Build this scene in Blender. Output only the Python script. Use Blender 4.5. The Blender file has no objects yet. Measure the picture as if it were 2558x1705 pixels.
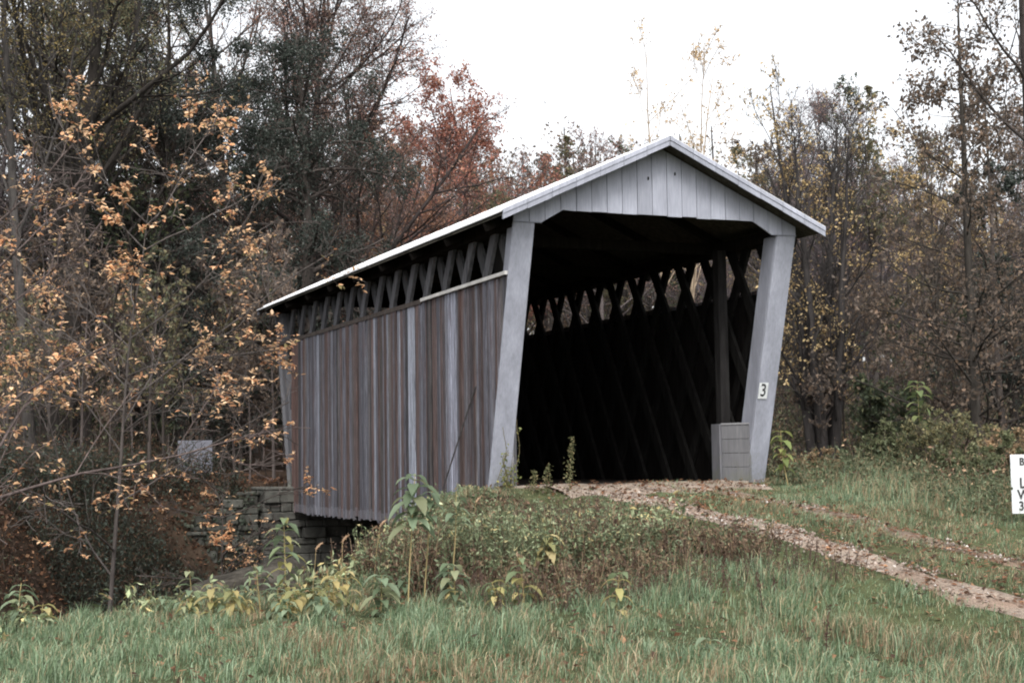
import bpy, math, random
import numpy as np
from mathutils import Vector, Matrix

random.seed(7)
RNG = np.random.default_rng(7)
sc = bpy.context.scene
COL = sc.collection
R_ = math.radians

# ------------------------------------------------------------------ camera
F_PX, YAW, PITCH, ROLL = 3728.3, 0.4060, 0.0776, -0.0151
CAM = np.array([-8.835, -21.53, 0.502])
Fw = np.array([math.sin(YAW)*math.cos(PITCH), math.cos(YAW)*math.cos(PITCH), math.sin(PITCH)])
Rt0 = np.array([math.cos(YAW), -math.sin(YAW), 0.0])
Up0 = np.cross(Rt0, Fw)
cr, sr = math.cos(ROLL), math.sin(ROLL)
Rt = cr*Rt0 + sr*Up0
Up = -sr*Rt0 + cr*Up0
cam_d = bpy.data.cameras.new('camera')
cam_d.sensor_width = 36.0
cam_d.lens = F_PX/2558*36
cam_d.clip_end = 2000
cam_o = bpy.data.objects.new('camera', cam_d)
COL.objects.link(cam_o)
cam_o.matrix_world = Matrix(((Rt[0], Up[0], -Fw[0], CAM[0]), (Rt[1], Up[1], -Fw[1], CAM[1]),
                             (Rt[2], Up[2], -Fw[2], CAM[2]), (0, 0, 0, 1)))
sc.camera = cam_o


def spot(u, depth):
    """Plan position (x, y) of something standing `depth` metres away in picture column u."""
    k = (u-1279)/F_PX
    d = np.array([math.sin(YAW), math.cos(YAW)]) + k*np.array([math.cos(YAW), -math.sin(YAW)])
    return CAM[0]+d[0]*depth, CAM[1]+d[1]*depth


# ------------------------------------------------------------------ bridge dimensions
W, P, Q, H, RID, HE, EV = 5.0, 1.128, 0.344, 4.04, 5.437, 4.13, 0.36
CHX, HC, ZS, ZB, L = 0.82, 4.246, 3.26, -0.657, 12.2
SL = (RID-HE)/(W/2+EV)


# ------------------------------------------------------------------ terrain
def sstep(a, b, x):
    t = np.clip((x-a)/(b-a), 0, 1)
    return t*t*(3-2*t)


def vnoise(x, y, s, seed=0):
    """smooth value noise"""
    x = np.asarray(x, float)/s + seed*17.3
    y = np.asarray(y, float)/s - seed*9.1
    xi, yi = np.floor(x), np.floor(y)
    fx, fy = x-xi, y-yi
    fx, fy = fx*fx*(3-2*fx), fy*fy*(3-2*fy)

    def h(a, b):
        v = np.sin(a*127.1+b*311.7+seed*74.7)*43758.5453
        return v-np.floor(v)
    return ((h(xi, yi)*(1-fx)+h(xi+1, yi)*fx)*(1-fy)+(h(xi, yi+1)*(1-fx)+h(xi+1, yi+1)*fx)*fy)*2-1


def road_z(y):
    yy = np.clip(-np.asarray(y, float), 0, 11.0)
    return np.maximum(0.03-0.070*yy-0.0045*yy*yy, -1.2)


def gully_y(x):
    x = np.asarray(x, float)
    return np.where(x >= 0, 6.0+0.05*x, 6.0+np.where(x > -11, 0.62*x, -6.82+0.15*(x+11)))


def near_edge(x):
    """where the near field breaks off into the gully"""
    return np.interp(x, [-40, -14, -9, -5, -3.1, -1.9, -.6, .3, 5.2, 9, 40], [-7.6, -6.9, -6.1, -5.0, -4.1, -2.0, -.3, .35, .35, 1, 2])


def far_top(x):
    return np.interp(x, [-40, -12, -8, -5, -2.5, 0, 6, 40], [.5, 3.5, 7.6, 12.2, 13.4, 13.2, 13.2, 14])


def gully_w(x, y):
    d = np.asarray(y, float)-gully_y(x)
    near = sstep(0.0, 3.2, y-near_edge(x))
    ft = far_top(x)
    far = 1-sstep(ft-np.interp(x, [-7, -4, 0], [5.2, 3.2, 1.6]), ft, y)
    return np.minimum(near, far)


def height(x, y):
    x = np.asarray(x, float)
    y = np.asarray(y, float)
    zr = road_z(y)
    zf = -1.14+0.05*vnoise(x, y, 3.0, 1)
    near = zr + (zf-zr)*(1-sstep(-3.9, 0.4, x))
    near = near-.15*(1-sstep(.45, 1.15, x))*sstep(-.25, -1.3, y)*sstep(-3, -.5, x)
    near = near + sstep(5.2, 9.0, x)*0.12*sstep(-9, -2, y)
    far = 0.02 + 0.045*np.clip(y-15, 0, 60) + 0.02*np.clip(-x-4, 0, 40) + 0.02*np.clip(x-8, 0, 60)
    far = far+.09*np.clip(y-50, 0, 110)
    far = np.minimum(far, 16.0)
    b = sstep(1.0, 7.0, y-gully_y(x))
    bl = near*(1-b)+far*b
    bl = bl + 0.10*vnoise(x, y, 2.3, 2)*sstep(0.0, 2.5, np.abs(x-2.5)-2.2) + 0.03*vnoise(x, y, 0.7, 3)
    g = gully_w(x, y)
    zg = -3.0+0.15*vnoise(x, y, 1.5, 4)
    z = bl*(1-g)+zg*g
    inr = (np.abs(x-2.5) < 2.9)
    z = np.where(inr & (y > -0.8) & (y < 0.45), np.maximum(z, road_z(np.minimum(y, 0))-0.04), z)
    z = np.where(inr & (y > 12.2), np.maximum(z, 0.0), z)
    return z


# ------------------------------------------------------------------ mesh helpers
def mesh_np(name, V, Q=None, T=None, C=None, mats=(), mi=None, smooth=False, uv=None):
    V = np.asarray(V, np.float32).reshape(-1, 3)
    nq = 0 if Q is None else len(Q)
    nt = 0 if T is None else len(T)
    me = bpy.data.meshes.new(name)
    me.vertices.add(len(V))
    me.vertices.foreach_set('co', V.ravel())
    idx = []
    st = []
    if nq:
        idx.append(np.asarray(Q, np.int32).ravel())
        st.append(np.arange(nq)*4)
    if nt:
        idx.append(np.asarray(T, np.int32).ravel())
        st.append(nq*4+np.arange(nt)*3)
    idx = np.concatenate(idx)
    st = np.concatenate(st).astype(np.int32)
    me.loops.add(len(idx))
    me.loops.foreach_set('vertex_index', idx)
    me.polygons.add(nq+nt)
    me.polygons.foreach_set('loop_start', st)
    if mi is not None:
        me.polygons.foreach_set('material_index', np.asarray(mi, np.int32))
    me.polygons.foreach_set('use_smooth', np.full(nq+nt, bool(smooth)))
    me.update(calc_edges=True)
    if C is not None:
        a = me.color_attributes.new('Col', 'FLOAT_COLOR', 'POINT')
        c = np.ones((len(V), 4), np.float32)
        c[:, :3] = C
        a.data.foreach_set('color', c.ravel())
    for m in mats:
        me.materials.append(m)
    return me


def link(name, me, parent=None, loc=None):
    o = bpy.data.objects.new(name, me)
    COL.objects.link(o)
    if parent is not None:
        o.parent = parent
    if loc is not None:
        o.location = loc
    return o


def empty(name, loc=(0, 0, 0), rz=0.0):
    o = bpy.data.objects.new(name, None)
    o.empty_display_size = 0.3
    COL.objects.link(o)
    o.location = loc
    o.rotation_euler = (0, 0, rz)
    return o


def tag(o, label=None, cat=None, group=None, kind=None):
    if label:
        o['label'] = label
    if cat:
        o['category'] = cat
    if group:
        o['group'] = group
    if kind:
        o['kind'] = kind
    return o


class MB:
    """collects solids with one colour per vertex"""
    def __init__(s):
        s.V, s.Q, s.T, s.C, s.n = [], [], [], [], 0

    def add(s, V, Q=None, T=None, C=(.5, .5, .5)):
        V = np.asarray(V, float)
        if Q is not None and len(Q):
            s.Q.append(np.asarray(Q)+s.n)
        if T is not None and len(T):
            s.T.append(np.asarray(T)+s.n)
        C = np.asarray(C, float)
        if C.ndim == 1:
            C = np.repeat(C[None], len(V), 0)
        s.V.append(V)
        s.C.append(C)
        s.n += len(V)

    def hexa(s, A, B, C=(.5, .5, .5)):
        """solid between two quads with matching corners"""
        s.add(list(A)+list(B), [(3, 2, 1, 0), (4, 5, 6, 7), (0, 1, 5, 4), (1, 2, 6, 5), (2, 3, 7, 6), (3, 0, 4, 7)], C=C)

    def box(s, lo, hi, C=(.5, .5, .5)):
        x0, y0, z0 = lo
        x1, y1, z1 = hi
        s.hexa([(x0, y0, z0), (x1, y0, z0), (x1, y1, z0), (x0, y1, z0)],
               [(x0, y0, z1), (x1, y0, z1), (x1, y1, z1), (x0, y1, z1)], C)

    def bar(s, a, b, w, t, up=(0, 0, 1), C=(.5, .5, .5)):
        """bar from a to b: w across, t along `up`-ish"""
        a, b, up = np.array(a, float), np.array(b, float), np.array(up, float)
        d = (b-a)/np.linalg.norm(b-a)
        x = np.cross(d, up)
        x /= np.linalg.norm(x)
        u = np.cross(x, d)
        k = [(-.5, -.5), (.5, -.5), (.5, .5), (-.5, .5)]
        s.hexa([a+x*w*i+u*t*j for i, j in k], [b+x*w*i+u*t*j for i, j in k], C)

    def prism(s, poly, axis, a, b, C=(.5, .5, .5)):
        """polygon (convex fan from vertex 0) extruded along axis 0/1 between a and b"""
        n = len(poly)
        f = (lambda p, t: (t, p[0], p[1])) if axis == 0 else (lambda p, t: (p[0], t, p[1]))
        V = [f(p, a) for p in poly]+[f(p, b) for p in poly]
        T = [(0, i+1, i) for i in range(1, n-1)]+[(n, n+i, n+i+1) for i in range(1, n-1)]
        Qd = [(i, (i+1) % n, n+(i+1) % n, n+i) for i in range(n)]
        s.add(V, Qd, T, C)

    def build(s, name, mat, parent=None, smooth=False, bevel=0, fix=True):
        me = mesh_np(name, np.concatenate(s.V), np.concatenate(s.Q) if s.Q else None,
                     np.concatenate(s.T) if s.T else None, np.concatenate(s.C), [mat], smooth=smooth)
        if fix:
            import bmesh
            bm = bmesh.new()
            bm.from_mesh(me)
            bmesh.ops.recalc_face_normals(bm, faces=bm.faces)
            bm.to_mesh(me)
            bm.free()
        o = link(name, me, parent)
        if bevel:
            m = o.modifiers.new('bevel', 'BEVEL')
            m.width = bevel
            m.segments = 1
        return o


# ------------------------------------------------------------------ materials
def mat(name):
    m = bpy.data.materials.new(name)
    m.use_nodes = True
    nt = m.node_tree
    return m, nt, nt.nodes['Principled BSDF'], nt.nodes['Material Output']


def N(nt, t, **kw):
    n = nt.nodes.new(t)
    for k, v in kw.items():
        setattr(n, k, v)
    return n


def noise_mul(nt, col_socket, scale, lo, hi, detail=4, stretch=(1, 1, 1), rough=.6):
    tc = N(nt, 'ShaderNodeTexCoord')
    mp = N(nt, 'ShaderNodeMapping')
    mp.inputs['Scale'].default_value = stretch
    nt.links.new(tc.outputs['Object'], mp.inputs['Vector'])
    no = N(nt, 'ShaderNodeTexNoise')
    no.inputs['Scale'].default_value = scale
    no.inputs['Detail'].default_value = detail
    no.inputs['Roughness'].default_value = rough
    nt.links.new(mp.outputs['Vector'], no.inputs['Vector'])
    mr = N(nt, 'ShaderNodeMapRange')
    mr.inputs['From Min'].default_value = .3
    mr.inputs['From Max'].default_value = .7
    mr.inputs['To Min'].default_value = lo
    mr.inputs['To Max'].default_value = hi
    nt.links.new(no.outputs['Fac'], mr.inputs['Value'])
    mx = N(nt, 'ShaderNodeMix', data_type='RGBA', blend_type='MULTIPLY')
    mx.inputs['Factor'].default_value = 1
    nt.links.new(col_socket, mx.inputs['A'])
    nt.links.new(mr.outputs['Result'], mx.inputs['B'])
    return mx.outputs['Result'], no.outputs['Fac']


def col_attr(nt):
    a = N(nt, 'ShaderNodeVertexColor')
    a.layer_name = 'Col'
    return a.outputs['Color']


def leaf_mat(name, trans=.48, rough=.55):
    m, nt, bs, out = mat(name)
    c = col_attr(nt)
    nt.links.new(c, bs.inputs['Base Color'])
    bs.inputs['Roughness'].default_value = rough
    bs.inputs['Specular IOR Level'].default_value = .25
    tr = N(nt, 'ShaderNodeBsdfTranslucent')
    nt.links.new(c, tr.inputs['Color'])
    mx = N(nt, 'ShaderNodeMixShader')
    mx.inputs[0].default_value = trans
    nt.links.new(bs.outputs[0], mx.inputs[1])
    nt.links.new(tr.outputs[0], mx.inputs[2])
    nt.links.new(mx.outputs[0], out.inputs['Surface'])
    return m


def rough_mat(name, scale=8, lo=.6, hi=1.35, stretch=(1, 1, 1), rough=.9, bump=0.0, spec=.2, extra=None):
    m, nt, bs, out = mat(name)
    c, f = noise_mul(nt, col_attr(nt), scale, lo, hi, 5, stretch)
    for (s2, l2, h2, st2) in (extra or ()):
        c, f2 = noise_mul(nt, c, s2, l2, h2, 3, st2)
    nt.links.new(c, bs.inputs['Base Color'])
    bs.inputs['Roughness'].default_value = rough
    bs.inputs['Specular IOR Level'].default_value = spec
    if bump:
        b = N(nt, 'ShaderNodeBump')
        b.inputs['Strength'].default_value = bump
        b.inputs['Distance'].default_value = .03
        nt.links.new(f, b.inputs['Height'])
        nt.links.new(b.outputs['Normal'], bs.inputs['Normal'])
    return m


M_LEAF = leaf_mat('leaf')
M_WEED = leaf_mat('weed_leaf', .18)
M_GRASS = leaf_mat('grass_blade', .22, .6)
M_BARK = rough_mat('bark', 9, .55, 1.4, (1, 1, .25), .95, .6)
M_EARTH = rough_mat('earth', 5, .6, 1.4, (1, 1, 1), 1.0, .8, .1, [(40, .7, 1.3, (1, 1, 1))])
M_WOOD = rough_mat('dark_timber', 14, .6, 1.35, (1, 1, .12), 1.0, .3, .02)
M_STONE = rough_mat('stone', 6, .55, 1.35, (1, 1, 1), .9, .8)
M_ROCK = rough_mat('mossy_rock', 2.4, .35, 1.6, (1, 1, 1), 1.0, 1.0, .1, [(11, .55, 1.4, (1, 1, 1.6)), (40, .7, 1.3, (1, 1, 1))])
M_PAINT = rough_mat('pale_grey_paint', 5, .80, 1.1, (1, 1, .3), .7, .12, .25,
                    [(38, .86, 1.08, (1, 1, .08)), (1.1, .88, 1.06, (1, 1, .6))])


def stain_foot(m):
    """greenish dirt with a ragged upper edge on the lowest part of painted wood"""
    nt = m.node_tree
    bs = nt.nodes['Principled BSDF']
    src = bs.inputs['Base Color'].links[0].from_socket
    tc = N(nt, 'ShaderNodeTexCoord')
    sp = N(nt, 'ShaderNodeSeparateXYZ')
    nt.links.new(tc.outputs['Object'], sp.inputs[0])
    no = N(nt, 'ShaderNodeTexNoise')
    no.inputs['Scale'].default_value = 5
    no.inputs['Detail'].default_value = 6
    no.inputs['Roughness'].default_value = .7
    nt.links.new(tc.outputs['Object'], no.inputs['Vector'])
    ma = N(nt, 'ShaderNodeMath', operation='MULTIPLY_ADD')
    ma.inputs[1].default_value = 2.2
    nt.links.new(no.outputs['Fac'], ma.inputs[0])
    mz = N(nt, 'ShaderNodeMath', operation='MULTIPLY')
    mz.inputs[1].default_value = -1.0
    nt.links.new(sp.outputs['Z'], mz.inputs[0])
    nt.links.new(mz.outputs[0], ma.inputs[2])
    mr = N(nt, 'ShaderNodeMapRange')
    mr.inputs['From Min'].default_value = .75
    mr.inputs['From Max'].default_value = 1.45
    mr.inputs['To Max'].default_value = .6
    nt.links.new(ma.outputs[0], mr.inputs['Value'])
    mx = N(nt, 'ShaderNodeMix', data_type='RGBA')
    nt.links.new(mr.outputs['Result'], mx.inputs['Factor'])
    nt.links.new(src, mx.inputs['A'])
    mx.inputs['B'].default_value = (.13, .135, .085, 1)
    nt.links.new(mx.outputs['Result'], bs.inputs['Base Color'])


stain_foot(M_PAINT)
M_GRAVEL = rough_mat('gravel', 55, .55, 1.45, (1, 1, 1), .95, .9, .2, [(3, .8, 1.15, (1, 1, 1))])
M_METAL = rough_mat('roof_metal', 3, .9, 1.05, (1, .3, 1), .45, .05, .5)


def siding_material():
    m, nt, bs, out = mat('weathered_siding')
    base = col_attr(nt)
    c, f = noise_mul(nt, base, 48, .15, 1.85, 6, (1, 1, .03), .75)
    # flakes of old red paint
    tc = N(nt, 'ShaderNodeTexCoord')
    mp = N(nt, 'ShaderNodeMapping')
    mp.inputs['Scale'].default_value = (1, 1, .12)
    nt.links.new(tc.outputs['Object'], mp.inputs['Vector'])
    no = N(nt, 'ShaderNodeTexNoise')
    no.inputs['Scale'].default_value = 7
    no.inputs['Detail'].default_value = 6
    no.inputs['Roughness'].default_value = .75
    nt.links.new(mp.outputs['Vector'], no.inputs['Vector'])
    rp = N(nt, 'ShaderNodeMapRange')
    rp.inputs['From Min'].default_value = .52
    rp.inputs['From Max'].default_value = .68
    rp.inputs['To Max'].default_value = .42
    nt.links.new(no.outputs['Fac'], rp.inputs['Value'])
    mx = N(nt, 'ShaderNodeMix', data_type='RGBA')
    nt.links.new(rp.outputs['Result'], mx.inputs['Factor'])
    nt.links.new(c, mx.inputs['A'])
    mx.inputs['B'].default_value = (.105, .05, .04, 1)
    c2, f2 = noise_mul(nt, mx.outputs['Result'], 90, .75, 1.25, 3, (1, 1, .05))
    nt.links.new(c2, bs.inputs['Base Color'])
    bs.inputs['Roughness'].default_value = .9
    bs.inputs['Specular IOR Level'].default_value = .15
    b = N(nt, 'ShaderNodeBump')
    b.inputs['Strength'].default_value = .5
    b.inputs['Distance'].default_value = .02
    nt.links.new(f, b.inputs['Height'])
    nt.links.new(b.outputs['Normal'], bs.inputs['Normal'])
    return m


M_SIDE = siding_material()

# ------------------------------------------------------------------ ground
def axis(fine0, fine1, step, far):
    a = np.arange(fine0, fine1+step/2, step)
    out = [a]
    for sgn, e in ((-1, fine0), (1, fine1)):
        d, s, pts = 0, step, []
        while d < far:
            s *= 1.22
            d += s
            pts.append(e+sgn*d)
        out.append(np.array(pts))
    return np.unique(np.concatenate(out))


gx = axis(-22, 22, .2, 230)
gy = axis(-20, 28, .2, 230)
X, Y = np.meshgrid(gx, gy)
Z = height(X, Y)
nx, ny = len(gx), len(gy)
i = np.arange(nx*ny).reshape(ny, nx)
GQ = np.stack([i[:-1, :-1], i[:-1, 1:], i[1:, 1:], i[1:, :-1]], -1).reshape(-1, 4)


def ground_col(x, y):
    n1 = vnoise(x, y, 1.3, 5)*.5+.5
    n2 = vnoise(x, y, .45, 6)*.5+.5
    grass = np.array([.055, .062, .03])
    litter = np.array([.04, .026, .018])
    soil = np.array([.04, .03, .022])
    c = grass[None]*(.7+.6*n1[:, None])
    bk = (sstep(-6.6, -5.4, y)*sstep(-4.2, -3.2, x)*(1-sstep(-.5, .6, x)))[:, None]
    c = c*(1-bk)+np.array([.03, .024, .018])[None]*bk  # bank ground darkened, shade between the weeds put into its colour
    far = sstep(-1, 1.5, y-gully_y(x)+n1*2)
    far = np.maximum(far, gully_w(x, y)*.9)
    lc = litter[None]*(.55+.8*n2[:, None])
    c = c*(1-far[:, None])+lc*far[:, None]
    mud = gully_w(x, y)*sstep(.35, .75, n1)
    c = c*(1-mud[:, None])+soil[None]*mud[:, None]
    return c


me = mesh_np('ground', np.stack([X, Y, Z], -1), GQ, None, ground_col(X.ravel(), Y.ravel()), [M_EARTH], smooth=True)
tag(link('ground', me), kind='structure')


# two worn gravel wheel tracks
def strip(name, xc, w0, seed, y0, y1, col, lift):
    ys = np.arange(y0, y1+.01, .12)
    ts = np.linspace(-1, 1, 9)
    wl = w0*(1+.35*vnoise(ys, ys*0, .9, seed)+.2*vnoise(ys, ys*0, .3, seed+1))
    cx = xc+.10*vnoise(ys, ys*0, 3.0, seed+2)+.015*np.clip(-ys-8, 0, 20)
    Xs = cx[:, None]+ts[None]*wl[:, None]
    Ys = np.repeat(ys[:, None], 9, 1)
    Zs = height(Xs, Ys)+lift*(1-np.abs(ts[None])**3*1.9)
    n = len(ys)
    ii = np.arange(n*9).reshape(n, 9)
    q = np.stack([ii[:-1, :-1], ii[:-1, 1:], ii[1:, 1:], ii[1:, :-1]], -1).reshape(-1, 4)
    k = .75+.5*(vnoise(Xs.ravel(), Ys.ravel(), .35, seed+3)*.5+.5)
    c = np.array(col)[None]*k[:, None]
    br = np.clip(vnoise(Xs.ravel(), Ys.ravel(), .5, seed+5), 0, 1)[:, None]
    c = c*(1-.5*br)+np.array([.16, .08, .045])[None]*.5*br
    return tag(link(name, mesh_np(name, np.stack([Xs, Ys, Zs], -1), q, None, c, [M_GRAVEL], smooth=True)), kind='structure')


TR1, TR2 = 1.62, 3.25
strip('gravel_track', TR1, .44, 21, -14.5, -1.2, (.29, .235, .19), .034)
strip('gravel_track', TR2, .29, 31, -13.5, -1.2, (.20, .155, .12), .022)
# bare gravel apron right in front of the floor of the bridge
ax, ay = np.meshgrid(np.linspace(.85, 4.3, 40), np.linspace(-1.6, .1, 20))
az = height(ax, ay)+.045-.09*sstep(.45, 1.1, np.abs(ay+.5)/1.1+.25*vnoise(ax, ay, .5, 8))
ii = np.arange(800).reshape(20, 40)
tag(link('gravel_apron', mesh_np('gravel_apron', np.stack([ax, ay, az], -1),
    np.stack([ii[:-1, :-1], ii[:-1, 1:], ii[1:, 1:], ii[1:, :-1]], -1).reshape(-1, 4), None,
    np.array([.29, .235, .19])[None]*(.8+.35*(vnoise(ax.ravel(), ay.ravel(), .3, 9)[:, None]*.5+.5)), [M_GRAVEL], smooth=True)), kind='structure')

# dark water lying in the bottom of the gully
wx = np.arange(-24, 16, 1.0)
wy = gully_y(wx)
wv = np.concatenate([np.stack([wx, wy-1.7, wx*0-2.93], -1), np.stack([wx, wy+1.5, wx*0-2.93], -1)])
n = len(wx)
m, nt, bs, out = mat('creek_water')
bs.inputs['Base Color'].default_value = (.035, .03, .022, 1)
bs.inputs['Roughness'].default_value = .12
bs.inputs['IOR'].default_value = 1.33
_, nf = noise_mul(nt, N(nt, 'ShaderNodeRGB').outputs[0], 6, .5, 1)
bb = N(nt, 'ShaderNodeBump')
bb.inputs['Strength'].default_value = .15
nt.links.new(nf, bb.inputs['Height'])
nt.links.new(bb.outputs['Normal'], bs.inputs['Normal'])
tag(link('creek_water', mesh_np('creek_water', wv, [(k, k+1, n+k+1, n+k) for k in range(n-1)], None, None, [m])), kind='structure')

# ------------------------------------------------------------------ the covered bridge
br = empty('covered_bridge', (0, 0, 0))
tag(br, 'long covered wooden bridge with pale portal, dark doorway, lattice openings and white roof', 'bridge')
PAINT = (.30, .312, .365)
PAINT_SHADED = (.10, .10, .11)  # far posts: same paint, their shade put into a darker colour
DARK = (.016, .014, .0125)  # interior timber, near-black because the shade is put into its colour
GREYW = (.15, .14, .135)


def under(x):            # underside of the roof over x
    return HE+SL*(min(x, W-x)+EV)-.10


def lean(z, end):        # front face of a portal post at height z
    return -P*z/H if end == 0 else L+P*z/H


# posts
PW, PD = .36, .40
for end in (0, 1):
    s = 1 if end == 0 else -1
    for x0 in (-.015, W-PW+.015):
        mb = MB()
        zlo = -.12
        A = [(x0, lean(zlo, end), zlo), (x0+PW, lean(zlo, end), zlo), (x0+PW, lean(zlo, end)+s*PD, zlo), (x0, lean(zlo, end)+s*PD, zlo)]
        B = [(x0, lean(H, end), H), (x0+PW, lean(H, end), H), (x0+PW, lean(H, end)+s*PD, H), (x0, lean(H, end)+s*PD, H)]
        # facing board over the full width, boxed post behind it set in from the siding
        def shift(pts, dx0, dx1, d0, d1):
            ys_ = [pts[0][1]+s*d0, pts[0][1]+s*d1]
            return [(x0+dx0, ys_[0], pts[0][2]), (x0+dx1, ys_[0], pts[0][2]), (x0+dx1, ys_[1], pts[0][2]), (x0+dx0, ys_[1], pts[0][2])]
        cc = PAINT if end == 0 else PAINT_SHADED
        mb.hexa(shift(A, 0, PW, 0, .045), shift(B, 0, PW, 0, .045), cc)
        i0, i1 = (.07, PW) if x0 < 1 else (0, PW-.07)
        mb.hexa(shift(A, i0, i1, .043, PD), shift(B, i0, i1, .043, PD), cc)
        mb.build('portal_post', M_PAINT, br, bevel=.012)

# gables: upright boards with fine dark joints
for end in (0, 1):
    mb = MB()
    yf = lean(H, end)
    s = 1 if end == 0 else -1
    nb = 19
    edges = np.linspace(-.015, W+.015, nb+1)
    rr = random.Random(3+end)
    br_pts = sorted(set([.46, CHX, W-CHX, W-.46, W/2]))

    def low(x):
        d = min(x, W-x)
        return H+.012 if d < .46 else (HC if d > CHX else H+.012+(d-.46)/(CHX-.46)*(HC-H))
    for k in range(nb):
        a, b = edges[k]+.005, edges[k+1]-.005
        cuts = [a]+[c for c in br_pts if a+.004 < c < b-.004]+[b]
        t = rr.uniform(0, .006)
        f = rr.uniform(.9, 1.06)
        jag = rr.uniform(-.012, .012)
        for u, v in zip(cuts[:-1], cuts[1:]):
            d0, d1 = low(u), low(v)
            if u > CHX and v < W-CHX:
                d0 += jag
                d1 += jag
            A = [(u, yf-s*t, d0), (v, yf-s*t, d1), (v, yf-s*t, under(v)), (u, yf-s*t, under(u))]
            B = [(p[0], yf+s*.03, p[2]) for p in A]
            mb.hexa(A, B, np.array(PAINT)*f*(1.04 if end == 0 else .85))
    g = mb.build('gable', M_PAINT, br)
    # backing so the joints read dark
    mb = MB()
    for u, v in ((0.01, .46), (.46, CHX), (CHX, W/2), (W/2, W-CHX), (W-CHX, W-.46), (W-.46, W-.01)):
        A = [(u, yf+s*.034, low(u)+.02), (v, yf+s*.034, low(v)+.02), (v, yf+s*.034, under(v)-.01), (u, yf+s*.034, under(u)-.01)]
        mb.hexa(A, [(p[0], yf+s*.07, p[2]) for p in A], DARK)
    mb.build('gable_backing', M_WOOD, g)
    if end == 0:
        for (hx, hz) in ((2.30, 4.83), (2.78, 4.93)):
            mb = MB()
            a = np.linspace(0, 2*math.pi, 9)[:-1]
            V = [(hx+.016*math.cos(t), yf-.010, hz+.03*math.sin(t)) for t in a]+[(hx+.016*math.cos(t), yf-.002, hz+.03*math.sin(t)) for t in a]
            mb.add(V, [(j, (j+1) % 8, 8+(j+1) % 8, 8+j) for j in range(8)], [(0, j+1, j) for j in range(1, 7)], (.02, .02, .02))
            mb.build('knot_hole', M_WOOD, g)
        # ledge between post heads and gable, its shadow line put into a darker colour
        for u, v in ((-.02, .455), (W-.455, W+.02)):
            mb = MB()
            mb.box((u, yf-.012, H-.004), (v, yf+.03, H+.010), np.array(PAINT)*.7)
            mb.build('ledge', M_PAINT, g)

# roof: metal sheets over dark boarding
y0r, y1r = -P-Q, L+P+Q
mb = MB()
ns = 22
rr = random.Random(11)
for side in (0, 1):
    ys = np.linspace(y0r, y1r, ns+1)
    for k in range(ns):
        e0 = rr.uniform(-.015, .02)
        xa, xb = -EV-e0, W/2
        za, zb = HE-SL*e0, RID
        lift = rr.uniform(0, .004)
        pts = [(xa, za), (xb, zb)]
        if side:
            pts = [(W-x, z) for x, z in pts]
        (xa, za), (xb, zb) = pts
        A = [(xa, ys[k], za+lift), (xb, ys[k], zb+lift), (xb, ys[k+1]-.002, zb+lift), (xa, ys[k+1]-.002, za+lift)]
        mb.hexa([(p[0], p[1], p[2]-.02) for p in A], A, np.array((.80, .81, .82))*rr.uniform(.93, 1.03))
        mb.bar((xa, ys[k], za+.012), (xb, ys[k], zb+.012), .03, .03, C=(.75, .76, .77))
roof = mb.build('roof', M_METAL, br)
mb = MB()
for side in (0, 1):
    pts = [(-EV+.03, HE-.028), (W/2, RID-.042)]
    if side:
        pts = [(W-x, z) for x, z in pts]
    (xa, za), (xb, zb) = pts
    A = [(xa, y0r+.03, za), (xb, y0r+.03, zb), (xb, y1r-.03, zb), (xa, y1r-.03, za)]
    mb.hexa([(p[0], p[1], p[2]-.035) for p in A], A, (.07, .065, .055))
mb.build('roof_boarding', M_WOOD, roof)
for end in (0, 1):
    for side in (0, 1):
        mb = MB()
        ye = y0r if end == 0 else y1r
        s = -1 if end == 0 else 1
        nseg = 7
        rr = random.Random(end*2+side)
        for k in range(nseg):
            t0, t1 = k/nseg, (k+1)/nseg-.002
            xs = [-EV+.02+(W/2+EV-.02)*t for t in (t0, t1)]
            zz = [HE+SL*(x+EV) for x in xs]
            if side:
                xs = [W-x for x in xs]
            j = rr.uniform(-.006, .006)
            for (up, dn, th, f) in ((-.022, -.14+j, .022, .95), (.012, -.055, .034, 1.15)):
                A = [(xs[0], ye+s*.003, zz[0]+up), (xs[1], ye+s*.003, zz[1]+up), (xs[1], ye+s*.003, zz[1]+dn), (xs[0], ye+s*.003, zz[0]+dn)]
                mb.hexa(A, [(p[0], ye+s*(th+.003), p[2]) for p in A], np.array(PAINT)*f*rr.uniform(.9, 1.08))
        mb.build('barge_board', M_PAINT, roof)
# rafters and tie beams in the dark loft
for k in range(9):
    yy = -.7+k*(L+1.4)/8
    mb = MB()
    for side in (0, 1):
        pts = [(-EV+.06, HE-.14), (W/2, RID-.155)]
        if side:
            pts = [(W-x, z) for x, z in pts]
        mb.bar((pts[0][0], yy, pts[0][1]), (pts[1][0], yy, pts[1][1]), .07, .12, C=DARK)
    mb.build('rafter', M_WOOD, br)
    if k % 2 == 1:
        mb = MB()
        mb.box((.02, yy+.08, 4.02), (W-.02, yy+.24, 4.20), DARK)
        mb.build('tie_beam', M_WOOD, br)

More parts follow.
